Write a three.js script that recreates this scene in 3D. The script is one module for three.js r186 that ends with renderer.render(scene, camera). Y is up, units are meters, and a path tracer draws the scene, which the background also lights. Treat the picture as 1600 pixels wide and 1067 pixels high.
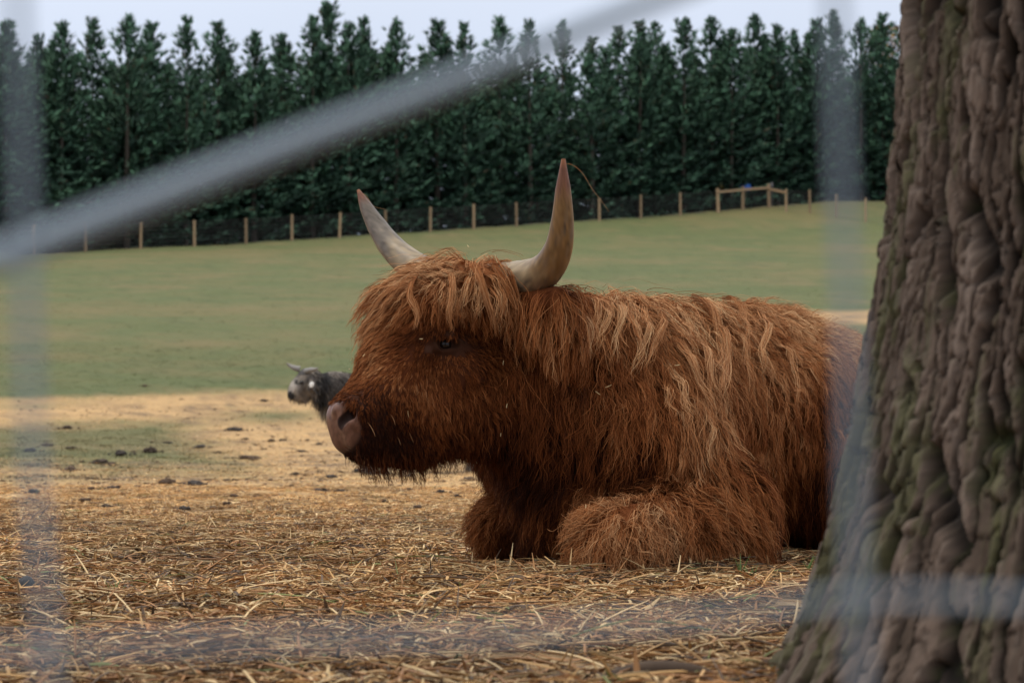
import * as THREE from 'three';
import { mergeGeometries } from 'three/addons/utils/BufferGeometryUtils.js';
import { ImprovedNoise } from 'three/addons/math/ImprovedNoise.js';

// ---------------------------------------------------------------- camera, sky, sun, exposure
const scene = new THREE.Scene();
const W = 1600, HH = 1067, FPX = 3778, EYE = 0.4, PITCH = Math.atan(127 / FPX);
const camera = new THREE.PerspectiveCamera((2 * Math.atan(HH / 2 / FPX) * 180) / Math.PI, W / HH, 0.05, 600);
camera.position.set(0, EYE, 0);
camera.rotation.set(PITCH, 0, 0);
camera.focus = 6.35;
camera.userData.fStop = 8.6;
scene.add(camera);

function skyTexture() {
  const w = 256, h = 128, data = new Float32Array(w * h * 4), ns = new ImprovedNoise();
  for (let j = 0; j < h; j++) {
    const e = ((j + 0.5) / h - 0.5) * Math.PI, s = Math.max(0, Math.sin(e));
    for (let i = 0; i < w; i++) {
      const a = ((i + 0.5) / w - 0.5) * 2 * Math.PI, x = Math.cos(a) * Math.cos(e), z = Math.sin(a) * Math.cos(e);
      const cl = 1 + 0.07 * ns.noise(x * 3, s * 5, z * 3) + 0.04 * ns.noise(x * 8, s * 13, z * 8);
      const mix = (p, q, t) => p + (q - p) * Math.min(1, t * 1.6), L = (1 + 1.5 * s) * cl, k = (j * w + i) * 4;
      data[k] = mix(0.51, 0.73, s) * L; data[k + 1] = mix(0.60, 0.715, s) * L; data[k + 2] = mix(0.77, 0.70, s) * L; data[k + 3] = 1;
    }
  }
  const t = new THREE.DataTexture(data, w, h, THREE.RGBAFormat, THREE.FloatType);
  t.mapping = THREE.EquirectangularReflectionMapping; t.magFilter = THREE.LinearFilter; t.needsUpdate = true;
  return t;
}
scene.background = skyTexture();
scene.environment = scene.background;

const sun = new THREE.DirectionalLight(new THREE.Color(1, 0.9, 0.76), 1.3);
sun.position.set(-3.2 * 10, 7 * 10, -0.6 * 10);
sun.target.position.set(0, 0, -7);
sun.castShadow = true; sun.shadow.radius = 40; sun.shadow.mapSize.set(2048, 2048);
Object.assign(sun.shadow.camera, { left: -25, right: 25, top: 25, bottom: -25, near: 1, far: 260 });
scene.add(sun, sun.target);

const renderer = new THREE.WebGLRenderer({ antialias: true });
renderer.toneMapping = THREE.LinearToneMapping;
renderer.toneMappingExposure = 1.0;
renderer.shadowMap.enabled = true;

// ---------------------------------------------------------------- helpers
let seed = 12345;
const rnd = () => { seed |= 0; seed = (seed + 0x6d2b79f5) | 0; let t = Math.imul(seed ^ (seed >>> 15), 1 | seed); t = (t + Math.imul(t ^ (t >>> 7), 61 | t)) ^ t; return ((t ^ (t >>> 14)) >>> 0) / 4294967296; };
const rr = (a, b) => a + (b - a) * rnd();
const gauss = () => (rnd() + rnd() + rnd() + rnd() - 2) * 1.0;
const clamp = (x, a = 0, b = 1) => Math.min(b, Math.max(a, x));
const sstep = (a, b, x) => { const t = clamp((x - a) / (b - a)); return t * t * (3 - 2 * t); };
const mix = (a, b, t) => a + (b - a) * t;
const imp = new ImprovedNoise();
const N3 = (x, y, z = 0) => imp.noise(x + 31.7, y + 17.3, z + 5.1);
const fbm = (x, y, z = 0) => N3(x, y, z) * 0.55 + N3(x * 2.1 + 9, y * 2.1, z * 2.1) * 0.3 + N3(x * 4.3, y * 4.3 + 7, z * 4.3) * 0.15;
const V = (x, y, z) => new THREE.Vector3(x, y, z);
const CP = Math.cos(PITCH), SP = Math.sin(PITCH);
// a point of the place, from where it stands in the photograph and how many metres away it is
function at(px, py, d) {
  const a = (px - W / 2) / FPX, b = -(py - HH / 2) / FPX;
  return V(d * a, EYE + d * (SP + b * CP), d * (-CP + b * SP));
}
function project(x, y, z) {
  y -= EYE;
  const d = y * SP - z * CP, b = (y * CP + z * SP) / d;
  return [W / 2 + (x / d) * FPX, HH / 2 - b * FPX, d];
}
const used = new Map();
function numbered(name) {
  const n = used.get(name) || 0; used.set(name, n + 1);
  return n ? `${name}_${String(n).padStart(3, '0')}` : name;
}
function shadows(o) { o.traverse((c) => { if (c.isMesh) { c.castShadow = true; c.receiveShadow = true; } }); return o; }
function tag(o, label, category, group, kind) {
  if (label) o.userData.label = label;
  if (category) o.userData.category = category;
  if (group) o.userData.group = group;
  if (kind) o.userData.kind = kind;
  return o;
}
function thing(name, label, category, group) {
  const g = new THREE.Group(); g.name = numbered(name); scene.add(g);
  return tag(g, label, category, group);
}
function mesh(name, geometry, material, parent = scene) {
  const m = new THREE.Mesh(geometry, material);
  m.name = parent === scene ? numbered(name) : name;
  m.castShadow = m.receiveShadow = true;
  parent.add(m);
  return m;
}
function geo(pos, nor, col, idx, uv) {
  const g = new THREE.BufferGeometry();
  g.setAttribute('position', new THREE.BufferAttribute(pos instanceof Float32Array ? pos : new Float32Array(pos), 3));
  if (nor) g.setAttribute('normal', new THREE.BufferAttribute(nor instanceof Float32Array ? nor : new Float32Array(nor), 3));
  if (col) g.setAttribute('color', new THREE.BufferAttribute(col instanceof Float32Array ? col : new Float32Array(col), 3));
  if (uv) g.setAttribute('uv', new THREE.BufferAttribute(new Float32Array(uv), 2));
  if (idx) g.setIndex(new THREE.BufferAttribute(idx instanceof Uint32Array ? idx : new Uint32Array(idx), 1));
  if (!nor) g.computeVertexNormals();
  return g;
}
// a round tube along points with one radius per point; colour per point if asked for
function tube(pts, radii, sides = 8, colorAt) {
  const c = new THREE.CatmullRomCurve3(pts), n = Math.max(pts.length * 5, 8), P = [], Nn = [], C = [], I = [];
  let ref = V(0.31, 0.17, 0.93).normalize();
  for (let i = 0; i <= n; i++) {
    const t = i / n, p = c.getPoint(t), tg = c.getTangent(t), f = t * (pts.length - 1), k = Math.min(pts.length - 2, Math.floor(f));
    const r = mix(radii[k], radii[k + 1], f - k);
    ref = ref.clone().addScaledVector(tg, -ref.dot(tg)).normalize();
    const bi = V().crossVectors(tg, ref);
    for (let s = 0; s <= sides; s++) {
      const a = (s / sides) * 2 * Math.PI, o = ref.clone().multiplyScalar(Math.cos(a)).addScaledVector(bi, Math.sin(a));
      let rad = r; const col = colorAt ? colorAt(t, a, p) : null;
      if (col && col.length > 3) rad *= col[3];
      P.push(p.x + o.x * rad, p.y + o.y * rad, p.z + o.z * rad); Nn.push(o.x, o.y, o.z);
      if (col) C.push(col[0], col[1], col[2]);
    }
  }
  for (let i = 0; i < n; i++) for (let s = 0; s < sides; s++) { const q = i * (sides + 1) + s, w = q + sides + 1; I.push(q, q + 1, w, q + 1, w + 1, w); }
  return geo(P, Nn, colorAt ? C : null, I);
}
const std = (r, g, b, rough = 0.85, extra = {}) => new THREE.MeshStandardMaterial({ color: new THREE.Color().setRGB(r, g, b), roughness: rough, ...extra });
const tinted = (rough = 0.85, extra = {}) => new THREE.MeshStandardMaterial({ vertexColors: true, roughness: rough, ...extra });
const lerp3 = (a, b, t) => [mix(a[0], b[0], t), mix(a[1], b[1], t), mix(a[2], b[2], t)];

// ---------------------------------------------------------------- the ground
function rise(d) { if (d < 18) return 0; if (d < 45) return (0.11 / 54) * (d - 18) ** 2; const e = Math.max(0, Math.min(d, 150) - 105); return 1.485 + 0.104 * (Math.min(d, 150) - 45) + 0.0018 * e * e; }
// the field ends at a fence that runs obliquely across the hill; beyond it the ground is nearly level
const fenceLine = (x, d) => 105 + (clamp(x / Math.max(d, 1), -0.35, 0.13) + 0.212) * 94.3;
function H(x, z) {
  const d = -z, far = sstep(14, 50, d), tree = Math.hypot(x - 0.84, z + 3.2), lf = fenceLine(x, d) + 0.9;
  return rise(Math.min(d, lf)) + 0.012 * Math.max(0, d - lf) + far * 0.15 * N3(x * 0.045, z * 0.045) + far * 0.06 * N3(x * 0.25, z * 0.25) + (1 - far) * (0.022 * N3(x * 2.1, z * 2.1) + 0.014 * N3(x * 5, z * 5)) + 0.05 * Math.exp(-((tree / 0.7) ** 2));
}
function ground(px, py) { // where the line of sight through a pixel of the photograph meets the ground
  const dir = at(px, py, 1).sub(V(0, EYE, 0));
  let lo = 1.5, hi = 0;
  for (let d = 1.5; d < 400; d *= 1.01) { const y = EYE + dir.y * d; if (y < H(dir.x * d, dir.z * d)) { hi = d; break; } lo = d; }
  for (let k = 0; k < 24 && hi; k++) { const m = (lo + hi) / 2; if (EYE + dir.y * m < H(dir.x * m, dir.z * m)) hi = m; else lo = m; }
  const d = hi || 400; return V(dir.x * d, H(dir.x * d, dir.z * d), dir.z * d);
}
// how much of the ground is strewn with straw (0 grass, 1 straw)
function strawShare(x, z) {
  const d = -z, px = 800 + (x / d) * FPX, wob = fbm(x * 0.16, z * 0.16) * 5 + N3(x * 0.7, z * 0.7) * 1.2;
  let s = 1 - (0.92 + 0.08 * sstep(25, 30, d)) * sstep(15.5, 24.5, d + wob * 1.2);
  const mid = sstep(230, 420, px + wob * 25 + (d - 24) * 5);
  s = Math.max(s, mid * (1 - sstep(37, 41, d + wob * 0.35)));
  s = Math.max(s, sstep(30, 34.5, d + wob * 0.8) * (1 - sstep(37.6, 41, d + wob * 0.55 + clamp(1 - px / 450, -0.5, 1.2) * 1.6)));
  const patch = Math.exp(-(((px - 430) / 70) ** 2) - (((d - 33.6) / 1.5) ** 2)); s *= 1 - 0.95 * patch;
  s = Math.max(s, sstep(1200, 1260, px) * sstep(56, 58, d + wob * 0.3) * (1 - sstep(61.5, 64, d + wob * 0.3)));
  return clamp(s);
}
const GRASS = [0.092, 0.114, 0.031], GRASS2 = [0.134, 0.122, 0.040], GRASS3 = [0.066, 0.086, 0.022], STRAW = [0.50, 0.32, 0.14], DIRT = [0.10, 0.062, 0.035], LITTER = [0.05, 0.036, 0.028];
function groundColor(x, z) {
  const d = -z, s = strawShare(x, z);
  const n1 = fbm(x * 0.09, z * 0.09) * 1.6, n2 = fbm(x * 0.5 + 40, z * 0.5), n3 = fbm(x * 2.2, z * 2.2 + 80);
  let g = lerp3(GRASS, GRASS2, clamp(0.4 + n1 * 1.2 + n2 * 1.4)); g = lerp3(g, [0.19, 0.14, 0.06], 0.55 * sstep(0.1, 0.4, fbm(x * 0.3 + 70, z * 0.3))); g = lerp3(g, GRASS3, clamp(n3 * 1.6 - n1 * 0.4));
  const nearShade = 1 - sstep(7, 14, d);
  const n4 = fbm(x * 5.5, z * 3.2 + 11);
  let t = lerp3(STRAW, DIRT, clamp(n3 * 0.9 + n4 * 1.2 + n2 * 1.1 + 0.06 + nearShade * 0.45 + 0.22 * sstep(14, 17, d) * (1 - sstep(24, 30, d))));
  const beyond = sstep(0, 1.2, d - fenceLine(x, d) - 0.4 + n3); if (beyond > 0) g = lerp3(g, LITTER, beyond);
  return lerp3(g, t, clamp(s + (n3 * 0.5 + n4 * 0.5) * (s > 0.02 && s < 0.98 ? 1 : 0)));
}
function noiseTile(size, fn, srgb) {
  const data = new Uint8Array(size * size * 4);
  for (let j = 0; j < size; j++) for (let i = 0; i < size; i++) { const c = fn(i / size, j / size), k = (j * size + i) * 4; data[k] = c[0] * 255; data[k + 1] = c[1] * 255; data[k + 2] = c[2] * 255; data[k + 3] = 255; }
  const t = new THREE.DataTexture(data, size, size); t.wrapS = t.wrapT = THREE.RepeatWrapping; t.magFilter = THREE.LinearFilter; t.minFilter = THREE.LinearMipmapLinearFilter; t.generateMipmaps = true;
  if (srgb) t.colorSpace = THREE.SRGBColorSpace;
  t.needsUpdate = true; return t;
}
const TILE = []; for (let k = 0; k < 26; k++) TILE.push([Math.round(rr(-60, 60)), Math.round(rr(-60, 60)), rr(0, 6.28)]);
{ // one sheet, finer close to the camera; rows follow the distance
  const rows = 420, cols = 260, P = [], C = [], U = [], I = [];
  const dz = [];
  for (let j = 0; j <= rows; j++) { const t = j / rows; dz.push(j < 12 ? -12 + j : 0.05 + 0.0 + Math.pow(t, 2.6) * 300 + t * 4); }
  dz.sort((a, b) => a - b);
  for (let j = 0; j <= rows; j++) for (let i = 0; i <= cols; i++) {
    const d = dz[j], u = (i / cols) * 2 - 1, half = 6 + Math.max(0, d) * 0.75, x = half * (0.45 * u + 0.55 * u * u * u), z = -d;
    P.push(x, H(x, z), z); C.push(...groundColor(x, z)); U.push(x / 1.3, z / 1.3);
  }
  for (let j = 0; j < rows; j++) for (let i = 0; i < cols; i++) { const a = j * (cols + 1) + i, b = a + cols + 1; I.push(a, a + 1, b, a + 1, b + 1, b); }
  const tile = noiseTile(512, (u, v) => { // periodic speckle from rotated sums
    let s = 0; for (const [a, b, p] of TILE) s += Math.sin((a * u + b * v) * 2 * Math.PI + p);
    s = 0.9 + s * 0.022 + (rnd() - 0.5) * 0.2; s = clamp(s, 0.4, 1); return [s, s, s];
  });
  const m = tinted(0.95, { map: tile, bumpMap: tile, bumpScale: 0.02 });
  const g = geo(P, null, C, I, U);
  tag(mesh('ground', g, m), null, null, null, 'structure');
}

// ---------------------------------------------------------------- bodies: a smooth union of tapered capsules, meshed with surface nets
class Body {
  constructor() { this.c = []; this.cuts = []; }
  add(a, ra, b = a, rb = ra, k = 0.06) {
    const d = b.clone().sub(a);
    this.c.push({ ax: a.x, ay: a.y, az: a.z, dx: d.x, dy: d.y, dz: d.z, l: Math.max(1e-9, d.lengthSq()), ra, rb, k });
    return this;
  }
  cut(a, ra, b = a, rb = ra, k = 0.012) { const n = this.c.length; this.add(a, ra, b, rb, k); this.cuts.push(this.c.pop()); return this; }
  one(c, x, y, z) {
    const px = x - c.ax, py = y - c.ay, pz = z - c.az; let t = (px * c.dx + py * c.dy + pz * c.dz) / c.l; t = t < 0 ? 0 : t > 1 ? 1 : t;
    const qx = px - c.dx * t, qy = py - c.dy * t, qz = pz - c.dz * t;
    return Math.sqrt(qx * qx + qy * qy + qz * qz) - (c.ra + (c.rb - c.ra) * t);
  }
  d(x, y, z) {
    let s = 10;
    for (const c of this.c) { const e = this.one(c, x, y, z), h = c.k - Math.abs(s - e); s = Math.min(s, e) - (h > 0 ? (h * h) / c.k / 4 : 0); }
    for (const c of this.cuts) { const e = -this.one(c, x, y, z), h = c.k - Math.abs(s - e); s = Math.max(s, e) + (h > 0 ? (h * h) / c.k / 4 : 0); }
    return s;
  }
  grad(x, y, z, e = 0.004) {
    const g = V(this.d(x + e, y, z) - this.d(x - e, y, z), this.d(x, y + e, z) - this.d(x, y - e, z), this.d(x, y, z + e) - this.d(x, y, z - e));
    return g.lengthSq() > 0 ? g.normalize() : g.set(0, 1, 0);
  }
  hit(px, py, from = 3) { // where the line of sight through a pixel of the photograph meets the skin
    const dir = at(px, py, 1).sub(V(0, EYE, 0)); let d = from;
    for (let k = 0; k < 160 && d < 30; k++) { const s = this.d(dir.x * d, EYE + dir.y * d, dir.z * d); if (s < 0.0008) return V(dir.x * d, EYE + dir.y * d, dir.z * d); d += s * 0.8; }
    return null;
  }
  mesh(h, keep, box) { // keep: which faces to keep, by their middle; box: where to look
    const lo = box ? box[0].clone() : V(1e9, 1e9, 1e9), hi = box ? box[1].clone() : V(-1e9, -1e9, -1e9);
    if (!box) for (const c of this.c) for (const t of [0, 1]) { const r = Math.max(c.ra, c.rb) + 0.05, p = V(c.ax + c.dx * t, c.ay + c.dy * t, c.az + c.dz * t); lo.min(p.clone().addScalar(-r)); hi.max(p.addScalar(r)); }
    const n = [0, 1, 2].map((i) => Math.ceil((hi.getComponent(i) - lo.getComponent(i)) / h / 8) * 8 + 1), [nx, ny, nz] = n;
    const f = new Float32Array(nx * ny * nz), at_ = (i, j, k) => (k * ny + j) * nx + i;
    const B = 8;
    for (let k = 0; k < nz; k += B) for (let j = 0; j < ny; j += B) for (let i = 0; i < nx; i += B) {
      const m = this.d(lo.x + (i + 3.5) * h, lo.y + (j + 3.5) * h, lo.z + (k + 3.5) * h), skip = Math.abs(m) > h * 9.5;
      for (let c = k; c < Math.min(k + B, nz); c++) for (let b = j; b < Math.min(j + B, ny); b++) for (let a = i; a < Math.min(i + B, nx); a++) f[at_(a, b, c)] = skip ? m : this.d(lo.x + a * h, lo.y + b * h, lo.z + c * h);
    }
    const P = [], I = [], id = new Int32Array(nx * ny * nz).fill(-1);
    const E = [[0, 1], [2, 3], [4, 5], [6, 7], [0, 2], [1, 3], [4, 6], [5, 7], [0, 4], [1, 5], [2, 6], [3, 7]];
    const v = new Float32Array(8);
    for (let k = 0; k < nz - 1; k++) for (let j = 0; j < ny - 1; j++) for (let i = 0; i < nx - 1; i++) {
      let s = 0; for (let q = 0; q < 8; q++) { v[q] = f[at_(i + (q & 1), j + ((q >> 1) & 1), k + (q >> 2))]; if (v[q] < 0) s++; }
      if (s === 0 || s === 8) continue;
      let x = 0, y = 0, z = 0, m = 0;
      for (const [a, b] of E) if (v[a] < 0 !== v[b] < 0) { const t = v[a] / (v[a] - v[b]); x += (a & 1) + ((b & 1) - (a & 1)) * t; y += ((a >> 1) & 1) + (((b >> 1) & 1) - ((a >> 1) & 1)) * t; z += (a >> 2) + ((b >> 2) - (a >> 2)) * t; m++; }
      id[at_(i, j, k)] = P.length / 3; P.push(lo.x + (i + x / m) * h, lo.y + (j + y / m) * h, lo.z + (k + z / m) * h);
    }
    const quad = (a, b, c, d, flip) => { if (a < 0 || b < 0 || c < 0 || d < 0) return; if (flip) I.push(a, c, b, a, d, c); else I.push(a, b, c, a, c, d); };
    for (let k = 1; k < nz - 1; k++) for (let j = 1; j < ny - 1; j++) for (let i = 1; i < nx - 1; i++) {
      const s = f[at_(i, j, k)] < 0;
      if (s !== f[at_(i + 1, j, k)] < 0) quad(id[at_(i, j - 1, k - 1)], id[at_(i, j, k - 1)], id[at_(i, j, k)], id[at_(i, j - 1, k)], !s);
      if (s !== f[at_(i, j + 1, k)] < 0) quad(id[at_(i - 1, j, k - 1)], id[at_(i - 1, j, k)], id[at_(i, j, k)], id[at_(i, j, k - 1)], !s);
      if (s !== f[at_(i, j, k + 1)] < 0) quad(id[at_(i - 1, j - 1, k)], id[at_(i, j - 1, k)], id[at_(i, j, k)], id[at_(i - 1, j, k)], !s);
    }
    if (keep) { let w = 0; for (let q = 0; q < I.length; q += 3) { const [a, b, c] = [I[q] * 3, I[q + 1] * 3, I[q + 2] * 3]; if (keep((P[a] + P[b] + P[c]) / 3, (P[a + 1] + P[b + 1] + P[c + 1]) / 3, (P[a + 2] + P[b + 2] + P[c + 2]) / 3)) { I[w] = I[q]; I[w + 1] = I[q + 1]; I[w + 2] = I[q + 2]; w += 3; } } I.length = w; }
    const Nn = new Float32Array(P.length);
    for (let q = 0; q < P.length; q += 3) { const g = this.grad(P[q], P[q + 1], P[q + 2]); Nn[q] = g.x; Nn[q + 1] = g.y; Nn[q + 2] = g.z; }
    return { P, N: Nn, I };
  }
}

// ---------------------------------------------------------------- the highland cow
// body frame: origin under the withers, fw towards the chest, sd towards the camera's side, up
const O = V(0.288, 0, -6.8), FW = V(-0.66, 0, 0.75).normalize(), SD = V(0.75, 0, 0.66).normalize();
const Bp = (f, s, u) => O.clone().addScaledVector(FW, f).addScaledVector(SD, s).add(V(0, u, 0));
const HN = V(0.5, 0, 0.866), HF = V(-0.866, 0, 0.5); // across and along the head, level
const cow = new Body();
// trunk
cow.add(Bp(-0.05, 0, 0.40), 0.27, Bp(-0.7, 0, 0.36), 0.315, 0.1)
  .add(Bp(-0.7, 0, 0.37), 0.3, Bp(-1.02, 0, 0.42), 0.235, 0.1)
  .add(Bp(-1.02, 0, 0.43), 0.22, Bp(-1.2, 0, 0.45), 0.14, 0.1)
  .add(Bp(0.0, 0, 0.60), 0.12, Bp(-0.8, 0, 0.595), 0.12, 0.12).add(Bp(-0.8, 0, 0.59), 0.12, Bp(-1.05, 0, 0.55), 0.11, 0.1)
  .add(Bp(0.02, 0.17, 0.40), 0.17, Bp(0.16, 0.2, 0.34), 0.14, 0.1)
  .add(Bp(0.02, -0.17, 0.40), 0.17, Bp(0.16, -0.2, 0.34), 0.14, 0.1)
  .add(Bp(0.16, 0, 0.38), 0.22, Bp(0.24, 0, 0.24), 0.15, 0.1)
  .add(Bp(-0.95, 0.12, 0.48), 0.16, Bp(-0.95, -0.12, 0.48), 0.16, 0.1);
// hind legs folded forward under the body
for (const s of [1, -1]) cow.add(Bp(-1.0, 0.2 * s, 0.3), 0.2, Bp(-0.66, 0.34 * s, 0.2), 0.13, 0.09).add(Bp(-0.66, 0.34 * s, 0.2), 0.11, Bp(-0.98, 0.36 * s, 0.09), 0.06, 0.05).add(Bp(-0.98, 0.36 * s, 0.075), 0.05, Bp(-0.62, 0.4 * s, 0.05), 0.042, 0.04);
// near foreleg folded: upper arm, forearm to the knee, shank tucked back, hoof
cow.add(Bp(0.1, 0.25, 0.32), 0.12, Bp(-0.02, 0.37, 0.155), 0.105, 0.07)
  .add(Bp(-0.02, 0.38, 0.14), 0.1, Bp(0.45, 0.36, 0.1), 0.078, 0.06)
  .add(Bp(0.45, 0.35, 0.08), 0.07, Bp(0.18, 0.26, 0.05), 0.045, 0.04).add(Bp(0.18, 0.26, 0.045), 0.045, Bp(0.08, 0.24, 0.04), 0.04, 0.03);
// far foreleg
cow.add(Bp(0.1, -0.18, 0.3), 0.1, Bp(0.0, -0.24, 0.17), 0.085, 0.06)
  .add(Bp(0.0, -0.24, 0.15), 0.08, Bp(0.25, -0.215, 0.12), 0.066, 0.05)
  .add(Bp(0.25, -0.215, 0.09), 0.06, Bp(0.03, -0.12, 0.05), 0.045, 0.04);
// neck and dewlap
cow.add(Bp(0.08, 0, 0.5), 0.22, at(800, 560, 6.55), 0.165, 0.1)
  .add(at(900, 700, 6.58), 0.17, at(785, 635, 6.47), 0.115, 0.08)
  .add(at(870, 760, 6.55), 0.1, at(845, 850, 6.5), 0.05, 0.08);
// head
const hs = (px, py, d, s) => at(px, py, d).addScaledVector(HN, s);
for (const s of [1, -1]) {
  cow.add(hs(728, 478, 6.5, 0.05 * s), 0.112, hs(728, 478, 6.5, 0.05 * s), 0.112, 0.05);
  cow.add(hs(655, 500, 6.4, 0.045 * s), 0.092, hs(612, 585, 6.32, 0.03 * s), 0.066, 0.05);
  cow.add(hs(612, 585, 6.32, 0.03 * s), 0.066, hs(560, 652, 6.24, 0.034 * s), 0.058, 0.04);
  cow.add(hs(557, 654, 6.24, 0.04 * s), 0.057, hs(561, 678, 6.24, 0.036 * s), 0.058, 0.03);
  cow.add(hs(700, 590, 6.42, 0.05 * s), 0.1, hs(735, 640, 6.45, 0.05 * s), 0.085, 0.05);
  cow.add(hs(735, 650, 6.45, 0.05 * s), 0.08, hs(650, 685, 6.37, 0.04 * s), 0.06, 0.05);
  cow.add(hs(650, 685, 6.37, 0.03 * s), 0.06, hs(582, 698, 6.28, 0.025 * s), 0.043, 0.04);
  cow.add(hs(600, 640, 6.3, 0.035 * s), 0.062, hs(665, 640, 6.38, 0.05 * s), 0.08, 0.05);
  // drooping ears under the horns
  if (s > 0) cow.add(at(815, 462, 6.42), 0.036, at(868, 478, 6.33), 0.045, 0.03).add(at(868, 478, 6.33), 0.045, at(884, 540, 6.3), 0.022, 0.03);
  else cow.add(at(665, 450, 6.62), 0.034, at(655, 470, 6.74), 0.04, 0.03).add(at(655, 470, 6.74), 0.04, at(650, 500, 6.8), 0.02, 0.03);
}
// the nostrils are pressed into the muzzle and rimmed
const nostrilAt = (s) => hs(541, 652, 6.24, 0).addScaledVector(HF, 0.012).addScaledVector(HN, s * 0.075);
const nosTip = hs(541, 650, 6.2, 0);
const nearNos = cow.hit(541, 656);
const noseN = cow.grad(nearNos.x, nearNos.y, nearNos.z);
const mirror = (p) => { const c = at(560, 655, 6.24), s = p.clone().sub(c).dot(HN); return p.clone().addScaledVector(HN, -2 * s); };
const nosPts = [cow.hit(531, 662), cow.hit(548, 645), cow.hit(526, 640), cow.hit(548, 630), cow.hit(559, 640), cow.hit(556, 660)];
const nostrils = [];
for (const m of [(p) => p, mirror]) {
  const [a, b, t1, t2, t3, t4] = nosPts, n = noseN.clone(), back = m === mirror ? -0.035 : 0, out = (p, e) => m(p.clone().addScaledVector(n, e)).addScaledVector(HF, back);
  cow.add(out(t1, -0.006), 0.014, out(t2, -0.005), 0.014, 0.02).add(out(t2, -0.006), 0.013, out(t3, -0.008), 0.012, 0.02).add(out(t3, -0.009), 0.012, out(t4, -0.012), 0.012, 0.02);
  cow.cut(out(a, 0.004), 0.009, out(b, 0.004), 0.015, 0.008).cut(out(b, 0.004), 0.015, m(b.clone().addScaledVector(n, -0.05).addScaledVector(HF, -0.02)).addScaledVector(HF, back), 0.012, 0.008);
  if (m === mirror) continue;
  nostrils.push([out(a, -0.004), out(b, -0.012)]);
}
cow.cut(cow.hit(540, 700).addScaledVector(noseN, 0.001), 0.0035, cow.hit(572, 708).addScaledVector(noseN, 0.001), 0.004, 0.006); // the mouth
// eye: a socket with lids round the ball
const eyeSkin = cow.hit(700, 536), eyeN = cow.grad(eyeSkin.x, eyeSkin.y, eyeSkin.z);
const eyeC = eyeSkin.clone().addScaledVector(eyeN, -0.012);
const vx = V(1, 0, 0).addScaledVector(eyeN, -eyeN.x).normalize(), vy = V().crossVectors(eyeN, vx).normalize().multiplyScalar(eyeN.z > 0 ? 1 : -1);
if (vy.y < 0) vy.negate();
const eyeP = (a, b, c) => eyeC.clone().addScaledVector(vx, a).addScaledVector(vy, b).addScaledVector(eyeN, c);
for (const m of [(p) => p, mirror]) {
  cow.cut(m(eyeP(-0.02, -0.004, 0.014)), 0.014, m(eyeP(0.02, 0.004, 0.014)), 0.014, 0.012);
  cow.add(m(eyeP(-0.034, -0.012, 0.01)), 0.008, m(eyeP(0.0, 0.0125, 0.0175)), 0.0135, 0.014);
  cow.add(m(eyeP(0.0, 0.0125, 0.0175)), 0.0135, m(eyeP(0.036, 0.0, 0.008)), 0.008, 0.014);
  cow.add(m(eyeP(-0.034, -0.014, 0.01)), 0.007, m(eyeP(0.004, -0.018, 0.014)), 0.009, 0.014);
  cow.add(m(eyeP(0.004, -0.018, 0.014)), 0.009, m(eyeP(0.036, -0.002, 0.008)), 0.007, 0.014);
}

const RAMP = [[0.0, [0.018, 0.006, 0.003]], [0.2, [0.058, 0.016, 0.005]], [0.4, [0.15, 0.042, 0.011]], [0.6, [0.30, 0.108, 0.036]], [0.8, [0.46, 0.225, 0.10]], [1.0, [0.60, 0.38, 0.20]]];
function ramp(x) { x = clamp(x); for (let i = 1; i < RAMP.length; i++) if (x <= RAMP[i][0]) return lerp3(RAMP[i - 1][1], RAMP[i][1], (x - RAMP[i - 1][0]) / 0.2); return RAMP[5][1]; }

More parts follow.
